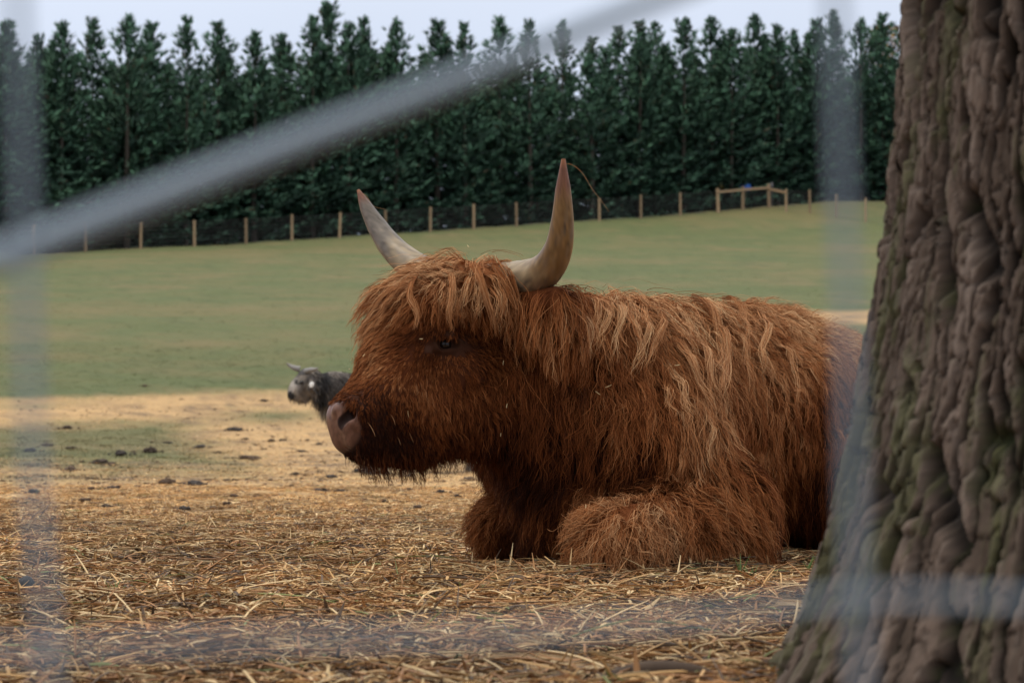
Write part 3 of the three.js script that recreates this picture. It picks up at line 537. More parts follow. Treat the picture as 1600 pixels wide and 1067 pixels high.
// ---------------------------------------------------------------- the big tree beside the cow
{
  const t = thing('oak_tree', 'thick tree trunk with deeply furrowed mossy bark at the right', 'tree');
  t.position.set(0.84, 0, -3.22);
  const rowsY = []; for (let j = 0; j <= 275; j++) rowsY.push(-0.12 + j * 0.0047); for (let j = 1; j <= 46; j++) rowsY.push(1.1725 + j * 0.1);
  const P = [], C = [], I = [], rad = (y) => 0.27 + 0.252 * Math.exp(-Math.max(Math.min(y, 1.4), -0.1) / 0.45) + 0.022 * Math.exp(-Math.max(y, 0) / 0.1) - 0.016 * Math.max(0, y - 1.4);
  const edge = [], mid = Math.atan2(3.22, -0.84); for (let i = 0; i <= 590; i++) edge.push(i < 520 ? mid - 1.75 + (i / 520) * 3.5 : mid + 1.75 + ((i - 520) / 70) * (2 * Math.PI - 3.5));
  const A = 590, hash = (i, j, k) => { let h = Math.imul(i, 374761393) ^ Math.imul(j, 668265263) ^ Math.imul(k, 2246822519); h = Math.imul(h ^ (h >>> 13), 1274126177); return ((h ^ (h >>> 16)) >>> 0) / 4294967296; };
  const cells = (u, v, per, k) => { // nearest two of scattered plate centres round the trunk: [distance to the edge between them, number of the plate]
    const iu = Math.floor(u), iv = Math.floor(v); let a = 9, b = 9, id = 0, du = 0;
    for (let j = -1; j <= 1; j++) for (let i = -1; i <= 1; i++) { const cu = (((iu + i) % per) + per) % per, x = iu + i + 0.15 + 0.7 * hash(cu, iv + j, k), y = iv + j + 0.1 + 0.8 * hash(cu, iv + j, k + 7), d = Math.hypot(u - x, v - y); if (d < a) { b = a; a = d; id = hash(cu, iv + j, k + 13); du = u - x; } else if (d < b) b = d; }
    return [b - a, id, du];
  };
  for (const y of rowsY) for (const a of edge) {
    const R = rad(y), x0 = Math.cos(a), z0 = Math.sin(a), nx = x0 * 1.5, nz = z0 * 1.5, w1 = fbm(nx * 2.2, y * 2.4, nz * 2.2), w2 = fbm(nx * 7, y * 7, nz * 7);
    const turn = (a / (2 * Math.PI)), u = turn * 92 + w1 * 2.6 + w2 * 1.0, v = y * 3.3 + w2 * 0.25 + w1 * 0.4;
    const [e1, id1, du1] = cells(u, v, 92, 1), [e2, id2] = cells(turn * 200 + w1 * 5.2 + w2 * 2.4, y * 19 + w2 * 1.2 + 3 * id1, 200, 2);
    const f3 = N3(x0 * 70, y * 34, z0 * 70), f5 = N3(x0 * 34, y * 6, z0 * 34), f4 = fbm(x0 * 16, y * 7, z0 * 16);
    const deep = sstep(0.03, 0.24 + 0.1 * f4, e1), chip = sstep(0.0, 0.16, e2), plate = deep * (0.72 + 0.28 * chip);
    const flare = 1 + 0.10 * Math.exp(-Math.max(0, y) / 0.2) * Math.sin(a * 5 + 1);
    const r = R * flare - 0.026 + deep * (0.022 + 0.013 * id1 + 0.006 * du1 * (id1 - 0.4)) + deep * chip * (0.003 + 0.009 * id2) + f5 * 0.003 + f3 * 0.0036 + f4 * 0.006 * deep;
    P.push(x0 * r, y, z0 * r);
    let c = lerp3([0.012, 0.008, 0.006], lerp3([0.062, 0.041, 0.028], [0.135, 0.096, 0.073], clamp(id1 * 0.6 + id2 * 0.5 + f5 * 0.5 - 0.05)), clamp(plate * 1.1 - 0.1));
    c = lerp3(c, [0.20, 0.155, 0.128], sstep(0.15, 0.6, f5 + f3 * 0.5 + (id2 - 0.5) * 0.6) * 0.55 * deep);
    const moss = sstep(0.0, 0.3, fbm(nx * 2.4 + 9, y * 1.6, nz * 2.4) + 0.16 - deep * 0.14 - sstep(0.3, 1.0, y) * 0.06 + f4 * 0.5 + f3 * 0.2); c = lerp3(c, lerp3([0.028, 0.040, 0.010], [0.075, 0.085, 0.022], clamp(0.5 + f3 * 0.7 + (id2 - 0.5) * 0.5)), moss * 0.6);
    const g = rr(0.68, 1.02); C.push(c[0] * g, c[1] * g, c[2] * g);
  }
  for (let j = 0; j + 1 < rowsY.length; j++) for (let i = 0; i < A; i++) { const a = j * (A + 1) + i, b = a + A + 1; I.push(a, b, a + 1, a + 1, b, b + 1); }
  mesh('trunk', geo(P, null, C, I), tinted(0.92), t);
  const barkM = std(0.12, 0.09, 0.07, 0.95), limbs = [];
  const LP = []; for (let k = 0; k < 9; k++) { const a = k * 2.4 + 0.5, L = rr(1.8, 2.8), y0 = 3.6 + k * 0.24; const e = V(Math.cos(a) * L, y0 + rr(1, 2.2), Math.sin(a) * L); LP.push(e); mesh('limb', tube([V(0, y0, 0), V(Math.cos(a) * L * 0.45, y0 + 0.55, Math.sin(a) * L * 0.45), e], [0.11, 0.08, 0.03], 9), barkM, t); }
  const Q = [], Qn = [], Qc = [], Qi = []; let n = 0;
  for (let k = 0; k < 15000; k++) {
    const e = LP[k % 9], s = rr(0.3, 1.15), p = V(e.x * s + gauss() * 0.55, mix(4, e.y, s) + gauss() * 0.5 + 0.2, e.z * s + gauss() * 0.55), u = V(gauss(), gauss() * 0.5, gauss()).normalize(), w = V(gauss(), gauss() * 0.5, gauss()).normalize(), L = rr(0.05, 0.09), c = lerp3([0.09, 0.08, 0.02], [0.2, 0.11, 0.03], rnd());
    for (const [a, b] of [[-1, 0], [0, -0.5], [1, 0], [0, 0.5]]) { const v = p.clone().addScaledVector(u, a * L).addScaledVector(w, b * L); Q.push(v.x, v.y, v.z); Qn.push(0, 1, 0); Qc.push(...c); }
    Qi.push(n, n + 1, n + 2, n, n + 2, n + 3); n += 4;
  }
  mesh('crown', geo(Q, Qn, Qc, Qi), tinted(0.9), t);
}

// ---------------------------------------------------------------- wire fence the picture is taken through
{
  const f = thing('wire_fence', 'blurred galvanised wire mesh fence close to the camera with a slanting strand', 'fence');
  const galv = std(0.17, 0.225, 0.285, 0.6);
  const wire = (name, pts, r) => mesh(name, tube(pts.map(([x, y, d]) => at(x, y, d)), r, 10), galv, f);
  const D = 0.47;
  wire('upright_wire', [[18, -600, D], [26, 0, D], [36, 300, D], [50, 700, D], [75, 1067, D], [90, 1700, D]], Array(6).fill(0.00125));
  wire('upright_wire', [[1298, -600, D], [1306, 0, D], [1314, 250, D], [1328, 560, D], [1334, 800, D], [1345, 1067, D], [1355, 1700, D]], Array(7).fill(0.00125));
  wire('cross_wire', [[-700, 1035, D], [-200, 1025, D], [150, 1012, D], [420, 1000, D], [800, 990, D], [1120, 962, D], [1340, 934, D], [1600, 938, D], [2200, 945, D]], Array(9).fill(0.0011));
  wire('slanting_strand', [[-400, 505, 0.55], [-60, 420, 0.56], [150, 343, 0.57], [420, 238, 0.58], [700, 130, 0.59], [1000, 10, 0.6], [1500, -195, 0.61]], [0.0036, 0.0036, 0.0035, 0.0033, 0.003, 0.0023, 0.002]);
}

const cowGroup = thing('highland_cow', 'shaggy rust brown highland cow with long horns lying on straw', 'cow');
const hairMat = new THREE.MeshPhysicalMaterial({ vertexColors: true, roughness: 0.7, specularIntensity: 0.12 });
const noseCentre = at(536, 662, 6.2);
const isNose = (x, y, z) => { // bare skin of the muzzle
  const [px, py] = project(x, y, z), s = Math.abs((x - noseCentre.x) * HN.x + (z - noseCentre.z) * HN.z);
  if (s > 0.13) return 0;
  const e = Math.hypot((px - 525) / 39, (py - 668) / 43);
  return py > 622 - (560 - px) * 0.12 ? 1 - sstep(0.85, 1.1, e) : 0;
};
{
  // the trunk and legs on a coarse grid, the head on a fine one, joined under the hair of the neck
  const joint = at(765, 560, 6.5).x, b = cow.mesh(0.012, (x) => x > joint - 0.004), fine = cow.mesh(0.0042, (x, y) => x < joint && y > 0.245, [V(at(495, 0, 6.2).x, 0.235, -6.9), V(joint + 0.01, 0.9, -5.98)]), C = [];
  { const coarse = cow.mesh(0.012, (x, y) => x <= joint - 0.004 && y < 0.249), push = (m) => { const o = b.P.length / 3; for (const v of m.P) b.P.push(v); for (const i of m.I) b.I.push(i + o); const n = new Float32Array(b.N.length + m.N.length); n.set(b.N); n.set(m.N, b.N.length); b.N = n; }; push(fine); push(coarse); }
  for (let i = 0; i < b.P.length; i += 3) {
    const x = b.P[i], y = b.P[i + 1], z = b.P[i + 2], [px, py] = project(x, y, z), f = comb(px, py), skin = isNose(x, y, z);
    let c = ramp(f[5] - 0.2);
    if (skin > 0) { const m = fbm(x * 60, y * 60, z * 60); c = lerp3(c, lerp3(lerp3([0.175, 0.088, 0.060], [0.10, 0.048, 0.032], clamp(0.5 + m * 1.8 + (px - 535) * 0.012)), [0.05, 0.025, 0.018], sstep(688, 712, py + (px - 535) * 0.2)), skin); }
    for (const [u, w] of nostrils) { const q = V(x, y, z), l = w.clone().sub(u), t = clamp(q.clone().sub(u).dot(l) / l.lengthSq()), e = q.distanceTo(u.clone().addScaledVector(l, t)); if (e < 0.03) c = lerp3([0.02, 0.01, 0.008], c, sstep(0.013, 0.02, e)); }
    const ey = Math.hypot(px - 699, (py - 537) * 1.4); if (ey < 42) c = lerp3(c, [0.04, 0.014, 0.006], 1 - sstep(22, 42, ey));
    const ey2 = Math.hypot(px - 669, py - 546); if (ey2 < 14) c = lerp3([0.07, 0.032, 0.02], c, sstep(3, 9, ey2));
    C.push(...c);
  }
  const gloss = noiseTile(64, (u) => { const r = mix(0.9, 0.36, sstep(0.15, 0.8, u)); return [r, r, r]; }); gloss.wrapS = THREE.ClampToEdgeWrapping;
  const SK = []; for (let i = 0; i < b.P.length; i += 3) { let k = isNose(b.P[i], b.P[i + 1], b.P[i + 2]); const q = V(b.P[i], b.P[i + 1], b.P[i + 2]); for (const [u, w] of nostrils) k *= sstep(0.014, 0.024, Math.min(q.distanceTo(u), q.distanceTo(w), q.distanceTo(u.clone().lerp(w, 0.5)))); SK.push(0.02 + 0.96 * k, 0.5); }
  mesh('body', geo(b.P, b.N, C, b.I, SK), new THREE.MeshPhysicalMaterial({ vertexColors: true, roughness: 1, roughnessMap: gloss, specularIntensity: 0.3 }), cowGroup);

  // eyes
  const eyeMat = new THREE.MeshPhysicalMaterial({ color: new THREE.Color().setRGB(0.012, 0.007, 0.005), roughness: 0.22, specularIntensity: 0.6 });
  for (const m of [(p) => p, mirror]) { const e = mesh('eye', new THREE.SphereGeometry(0.019, 28, 20), eyeMat, cowGroup); e.position.copy(m(eyeP(0, -0.003, -0.005))); }

  // horns
  const hornColor = (base) => (t, a, p) => {
    const n = fbm(p.x * 26 + Math.cos(a) * 2.2, p.y * 13, p.z * 26 + Math.sin(a) * 2.2), f = N3(p.x * 150 + Math.cos(a) * 9, p.y * 22, p.z * 150 + Math.sin(a) * 9);
    const cream = [0.35, 0.27, 0.165], grey = [0.17, 0.145, 0.12], brown = [0.235, 0.135, 0.055], tip = [0.22, 0.10, 0.065], dark = [0.06, 0.045, 0.036];
    let c = lerp3(cream, base ? brown : grey, sstep(0.16, 0.48, t + n * 0.3));
    c = lerp3(c, grey, clamp(n * 1.8));
    c = lerp3(c, tip, sstep(0.74, 0.9, t + n * 0.08));
    c = lerp3(c, [0.42, 0.19, 0.10], sstep(0.95, 0.99, t));
    c = lerp3(c, dark, sstep(0.28, 0.42, n) * 0.85 * sstep(0.15, 0.3, t) * (1 - sstep(0.7, 0.85, t)));
    const g = 0.86 + 0.5 * f; const ring = 1 + 0.010 * Math.sin(t * 150 + n * 5) * (1 - sstep(0.3, 0.6, t)) + 0.02 * n;
    return [c[0] * g, c[1] * g, c[2] * g, ring];
  };
  const hornMat = new THREE.MeshPhysicalMaterial({ vertexColors: true, roughness: 0.42, specularIntensity: 0.6 });
  const near = [at(770, 440, 6.50), at(812, 436, 6.42), at(850, 424, 6.34), at(872, 390, 6.27), at(879, 345, 6.23), at(880, 295, 6.21), at(880.5, 248, 6.2)];
  mesh('horn', tube(near, [0.05, 0.049, 0.046, 0.0375, 0.0295, 0.02, 0.005], 30, hornColor(true)), hornMat, cowGroup);
  const far = [at(690, 438, 6.58), at(645, 415, 6.65), at(612, 386, 6.72), at(588, 352, 6.77), at(570, 320, 6.8), at(559.5, 297, 6.82)];
  mesh('horn', tube(far, [0.045, 0.042, 0.036, 0.028, 0.017, 0.0045], 26, hornColor(false)), hornMat, cowGroup);

  // the coat: roots spread over the skin
  const HAIR = globalThis.HAIR_DENSITY ?? 1;
  const idx = b.I, Pp = b.P, areas = new Float32Array(idx.length / 3); let total = 0;
  const va = V(), vb = V(), vc = V();
  for (let i = 0; i < idx.length; i += 3) {
    va.fromArray(Pp, idx[i] * 3); vb.fromArray(Pp, idx[i + 1] * 3); vc.fromArray(Pp, idx[i + 2] * 3);
    total += V().crossVectors(vb.sub(va), vc.sub(va)).length() / 2; areas[i / 3] = total;
  }
  const furs = { face_hair: new Fur(), forelock: new Fur(), coat: new Fur(), leg_hair: new Fur() };
  const dirAt = (p) => { const [px, py] = project(p.x, p.y, p.z), f = comb(px, py); return V().addScaledVector(VIEWX, f[0]).addScaledVector(VIEWY, f[1]).normalize(); };
  const grid = new Set(), roots = [];
  for (let k = 0; k < 260000; k++) {
    const r = rnd() * total; let lo = 0, hi = areas.length - 1; while (lo < hi) { const m = (lo + hi) >> 1; if (areas[m] < r) lo = m + 1; else hi = m; }
    const i = lo * 3; let u = rnd(), v = rnd(); if (u + v > 1) { u = 1 - u; v = 1 - v; }
    va.fromArray(Pp, idx[i] * 3); vb.fromArray(Pp, idx[i + 1] * 3); vc.fromArray(Pp, idx[i + 2] * 3);
    const p = va.clone().multiplyScalar(1 - u - v).addScaledVector(vb, u).addScaledVector(vc, v);
    if (p.y < 0.03) continue;
    const [px, py, dd] = project(p.x, p.y, p.z);
    const nrm = cow.grad(p.x, p.y, p.z), toEye = V(-p.x, EYE - p.y, -p.z).normalize(), facing = nrm.dot(toEye);
    if ((facing < -0.2 || px > 1400) && rnd() < 0.85) continue;
    const f = comb(px, py), len = f[2], spacing = len < 0.03 ? 0.0075 : len < 0.07 ? 0.0115 : len < 0.11 ? 0.0185 : 0.023;
    const key = `${Math.round(p.x / spacing)},${Math.round(p.y / spacing)},${Math.round(p.z / spacing)},${spacing}`;
    if (grid.has(key)) continue; grid.add(key);
    if (isNose(p.x, p.y, p.z) > 0.4 || Math.min(p.distanceTo(at(815, 436, 6.42)), p.distanceTo(at(848, 425, 6.35))) < 0.062) continue;
    if (Math.hypot((px - 699) / 34, (py - 537) / 15) < 1 && p.clone().sub(eyeC).length() < 0.12) continue;
    roots.push([p, nrm, px, py, Array.from(f), facing, spacing]);
  }
  for (const [p, nrm, px, py, f, facing] of roots) {
    if (rnd() > HAIR) continue;
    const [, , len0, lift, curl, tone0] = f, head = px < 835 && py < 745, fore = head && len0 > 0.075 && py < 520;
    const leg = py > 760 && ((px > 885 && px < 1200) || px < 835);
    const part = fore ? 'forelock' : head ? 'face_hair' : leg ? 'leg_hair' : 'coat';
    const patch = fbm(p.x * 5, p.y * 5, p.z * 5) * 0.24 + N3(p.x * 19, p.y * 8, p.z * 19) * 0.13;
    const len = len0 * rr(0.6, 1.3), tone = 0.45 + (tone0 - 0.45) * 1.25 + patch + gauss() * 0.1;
    const pale = rnd() < 0.03 && py < 740 && px > 870 && px < 1310;
    const n = len < 0.03 ? 3 : len < 0.07 ? 4 : len < 0.12 ? 6 : 7;
    const off = (len0 > 0.09 ? 0.032 : len0 > 0.04 ? 0.014 : 0.005) * rr(0.25, 1.2) + (fore ? 0.018 * rnd() : 0) + (pale ? 0.022 : 0);
    const g = guide(p.clone().addScaledVector(nrm, -0.004), nrm, len, clamp(lift * rr(0.5, 1.4), 0, 0.9), (pale ? 1.5 : 1) * curl * rr(0.6, 2.0), off, n, dirAt, len > 0.06 ? 0.1 : 0.03);
    const cnt = len0 < 0.03 ? 6 : len0 < 0.07 ? 8 : len0 < 0.12 ? 11 : 14;
    fillLock(furs[part], g, nrm, cnt, len0 < 0.03 ? 0.005 : len0 < 0.07 ? 0.008 : len0 < 0.12 ? 0.016 : 0.022, len0 < 0.06 ? 0.0013 : 0.00155, tone + (pale ? 0.13 : 0), 0.13, 0.003 + 0.016 * curl * Math.min(1, len / 0.1), pale ? 0.9 : rr(0.4, 0.95));
  }
  // long pale locks that lie over the shoulder and flank: their course in the photograph, brought onto the body
  const LOCKS = [
    [[1045, 462], [1075, 480], [1098, 515], [1108, 560], [1098, 605]], [[1052, 470], [1092, 505], [1112, 540], [1115, 575], [1104, 612], [1100, 640]], [[1062, 520], [1080, 560], [1092, 610], [1108, 650]],
    [[1046, 530], [1060, 570], [1080, 620], [1096, 672]], [[1020, 470], [1024, 520], [1010, 560], [994, 600]], [[975, 470], [978, 520], [988, 560], [982, 615]], [[1000, 480], [1004, 525], [992, 560], [980, 590]],
    [[1198, 530], [1212, 560], [1222, 590], [1218, 640]], [[930, 470], [938, 505], [925, 535], [908, 560]], [[905, 458], [918, 490], [920, 520], [912, 545]], [[1030, 560], [1050, 610], [1058, 650], [1060, 680]], [[1120, 500], [1140, 540], [1150, 590], [1146, 640]],
    [[955, 465], [962, 500], [950, 540], [948, 580]], [[1180, 490], [1184, 520], [1172, 560], [1170, 600]], [[1040, 600], [1034, 640], [1040, 670]], [[1090, 470], [1130, 490], [1150, 520], [1146, 560]],
    [[1064, 690], [1052, 730], [1058, 770]], [[1100, 640], [1090, 690], [1096, 740]],
  ];
  LOCKS.forEach((path, li) => {
    const fur = new Fur(), g = [], dense = [];
    const c = new THREE.CatmullRomCurve3(path.map(([x, y]) => V(x, y, 0)));
    for (let i = 0; i <= 13; i++) { const q = c.getPoint(i / 13), h = cow.hit(q.x, q.y); if (!h) continue; const n = cow.grad(h.x, h.y, h.z, 0.01); g.push(h.addScaledVector(n, 0.008 + 0.05 * Math.min(1, i / 5) + 0.006 * Math.sin(i * 1.3))); }
    if (g.length < 5) return;
    const nn = cow.grad(g[3].x, g[3].y, g[3].z, 0.01);
    fillLock(fur, g, nn, li < 4 ? 90 : 40, li < 4 ? 0.026 : 0.017, 0.0013, 0.8 + rr(-0.1, 0.06), 0.15, 0.013, 0.82);
    mesh('long_lock', fur.geometry(), hairMat, cowGroup);
  });
  // forelock strands that hang over the cheek in front of the ear
  for (const path of [[[790, 425], [802, 470], [806, 520], [803, 560], [806, 585]], [[780, 420], [792, 470], [798, 515], [796, 545]], [[765, 415], [780, 460], [790, 500], [792, 530], [800, 562]], [[800, 430], [816, 480], [818, 520], [812, 552]], [[740, 420], [752, 460], [762, 495], [768, 518]], [[700, 420], [694, 460], [690, 495], [692, 520]], [[665, 430], [650, 470], [655, 500], [648, 525]]]) {
    const fur = furs.forelock, g = [], c = new THREE.CatmullRomCurve3(path.map(([x, y]) => V(x, y, 0)));
    for (let i = 0; i <= 11; i++) { const q = c.getPoint(i / 11), h = cow.hit(q.x, q.y); if (h) { const n = cow.grad(h.x, h.y, h.z, 0.01); g.push(h.addScaledVector(n, 0.02 + 0.03 * Math.min(1, i / 3))); } }
    if (g.length < 5) continue;
    const nn = cow.grad(g[3].x, g[3].y, g[3].z, 0.01);
    fillLock(fur, g, nn, 34, 0.013, 0.0012, 0.7, 0.12, 0.007, 0.7);
  }
  for (const [name, fur] of Object.entries(furs)) { const m = mesh(name, fur.geometry(), hairMat, cowGroup); m.userData.kind = 'stuff'; }
  // the finest hairs of the coat, waved and loose: a few shapes, placed many times
  {
    const shapes = []; for (let k = 0; k < 6; k++) { const f = new Fur(), pts = [], a = rr(0, 6.28), w = rr(0.03, 0.09), q = rr(5, 11), bend = rr(0.05, 0.3); for (let i = 0; i <= 9; i++) { const t = i / 9; pts.push(V(t, 0.16 * Math.sin(Math.min(1, t * 1.3) * Math.PI) * (0.6 + bend) - 0.1 * t, 0).add(V(0, Math.cos(a + q * t) * w * t * 0.6, Math.sin(a * 2 + q * t) * w * t))); } f.strand(pts, 0.011, 0.5, V(0, 1, 0)); const g = f.geometry(); const c = g.attributes.color.array; for (let i = 0; i < c.length; i++) c[i] = mix(0.7, 1.12, Math.min(1, Math.floor(i / 6) / 6)); shapes.push(g); }
    const wanted = 27000, per = shapes.map(() => []), mt = new THREE.Matrix4(), yv = V(), zv = V(), xv = V();
    for (let k = 0; k < wanted; k++) {
      const [p, nrm, px, py, f] = roots[Math.floor(rnd() * roots.length)]; if (f[2] < 0.035 || (py > 760 && rnd() < 0.75)) continue;
      const L = f[2] * rr(0.5, 1.1), d0 = dirAt(p); xv.copy(d0).addScaledVector(nrm, -d0.dot(nrm)).normalize(); zv.crossVectors(xv, nrm); const turn = gauss() * (0.35 + f[4] * 0.9); xv.multiplyScalar(Math.cos(turn)).addScaledVector(zv, Math.sin(turn)).addScaledVector(nrm, rr(-0.05, 0.3)).normalize();
      yv.copy(nrm).addScaledVector(xv, -nrm.dot(xv)).normalize(); zv.crossVectors(xv, yv);
      const o = p.clone().addScaledVector(nrm, rr(0.004, Math.min(0.035, f[2] * 0.3))).add(V(gauss() * 0.012, gauss() * 0.012, gauss() * 0.012)), wv = 0.06 / L * 0.07 / 0.07;
      const e = o.clone().addScaledVector(xv, L); if (o.y < 0.02 || e.y < 0.012 || cow.d(o.x, o.y, o.z) < 0.001) continue;
      if (isNose(o.x, o.y, o.z) > 0.1 || isNose(e.x, e.y, e.z) > 0.3 || Math.hypot((px - 699) / 40, (py - 540) / 22) < 1) continue;
      mt.makeBasis(xv.clone().multiplyScalar(L), yv.clone().multiplyScalar(L), zv.clone().multiplyScalar(L)).setPosition(o);
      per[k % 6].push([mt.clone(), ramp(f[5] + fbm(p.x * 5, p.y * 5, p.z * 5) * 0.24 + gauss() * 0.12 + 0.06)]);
    }
    per.forEach((list, k) => { const im = new THREE.InstancedMesh(shapes[k], hairMat, list.length); im.name = 'fine_hair'; const c = new THREE.Color(); list.forEach(([m, t], i) => { im.setMatrixAt(i, m); im.setColorAt(i, c.setRGB(...t)); }); im.castShadow = im.receiveShadow = true; im.userData.kind = 'stuff'; cowGroup.add(im); });
  }
  // stray hairs that stand off the outline, and whiskers round the mouth
  const wisps = new Fur(), whiskers = new Fur();
  for (let k = 0; k < 1500; k++) {
    const q = roots[Math.floor(rnd() * roots.length)]; if (q[4][2] < 0.04) continue;
    const g = guide(q[0], q[1], q[4][2] * rr(0.6, 1.2), 0.85, 0.9, 0.03, 7, dirAt, rr(-0.03, 0.05)); wisps.strand(g, 0.0009, q[4][5] + 0.15, q[1]);
  }
  for (const q of roots) {
    if (q[2] > 640 || q[3] < 640 || rnd() > 0.06) continue;
    const g = guide(q[0], q[1], rr(0.025, 0.055), 0.9, 0.2, 0.0, 5, dirAt, 0.06); whiskers.strand(g, 0.0011, rnd() < 0.35 ? 0.85 : 0.05, q[1]);
  }
  for (const path of [[[882, 256, 6.2], [893, 257, 6.2], [908, 268, 6.2], [926, 296, 6.2], [940, 314, 6.2], [952, 331, 6.2]], [[562, 300, 6.82], [572, 306, 6.8], [584, 322, 6.8], [602, 327, 6.8]]]) { // a long hair caught on each horn tip
    const c = new THREE.CatmullRomCurve3(path.map((q) => at(...q))), pts = []; for (let i = 0; i <= 24; i++) pts.push(c.getPoint(i / 24)); wisps.strand(pts, 0.001, 0.85, V(0, 0, 1));
  }
  mesh('stray_hair', wisps.geometry(), hairMat, cowGroup).userData.kind = 'stuff';
  for (const q of roots) { // wisps under the jaw
    if (q[2] < 555 || q[2] > 790 || q[3] < 695 || q[3] > 760 || rnd() > 0.3) continue;
    const g = guide(q[0], q[1], rr(0.03, 0.07), 0.5, 0.4, 0.0, 6, dirAt, 0.22); for (let k = 0; k < 3; k++) whiskers.strand(g.map((p, i) => p.clone().add(V(gauss(), gauss() * 0.3, gauss()).multiplyScalar(0.0035 * i / 3))), 0.0012, rr(0.05, 0.3), q[1]);
  }
  { // flecks of straw caught in the coat
    const bits = []; for (let k = 0; k < 90; k++) { const [p, nrm, px, py, f] = roots[Math.floor(rnd() * roots.length)]; if (f[2] < 0.03) continue; const o = p.clone().addScaledVector(nrm, 0.012 + f[2] * 0.28), d = V(gauss(), gauss(), gauss()); d.addScaledVector(nrm, -d.dot(nrm) * 0.8).normalize().multiplyScalar(rr(0.004, 0.012)); bits.push(tube([o.clone().sub(d), o.clone(), o.clone().add(d).addScaledVector(nrm, 0.002)], [0.0009, 0.0012, 0.0008], 4)); }
    mesh('straw_flecks', mergeGeometries(bits), std(0.55, 0.42, 0.22, 0.8), cowGroup).userData.kind = 'stuff';
  }
  mesh('whiskers', whiskers.geometry(), hairMat, cowGroup).userData.kind = 'stuff';
  console.log('cow body tris', idx.length / 3, 'roots', roots.length, Object.entries(furs).map(([k, f]) => k + ' ' + f.I.length / 3).join(', '));
}

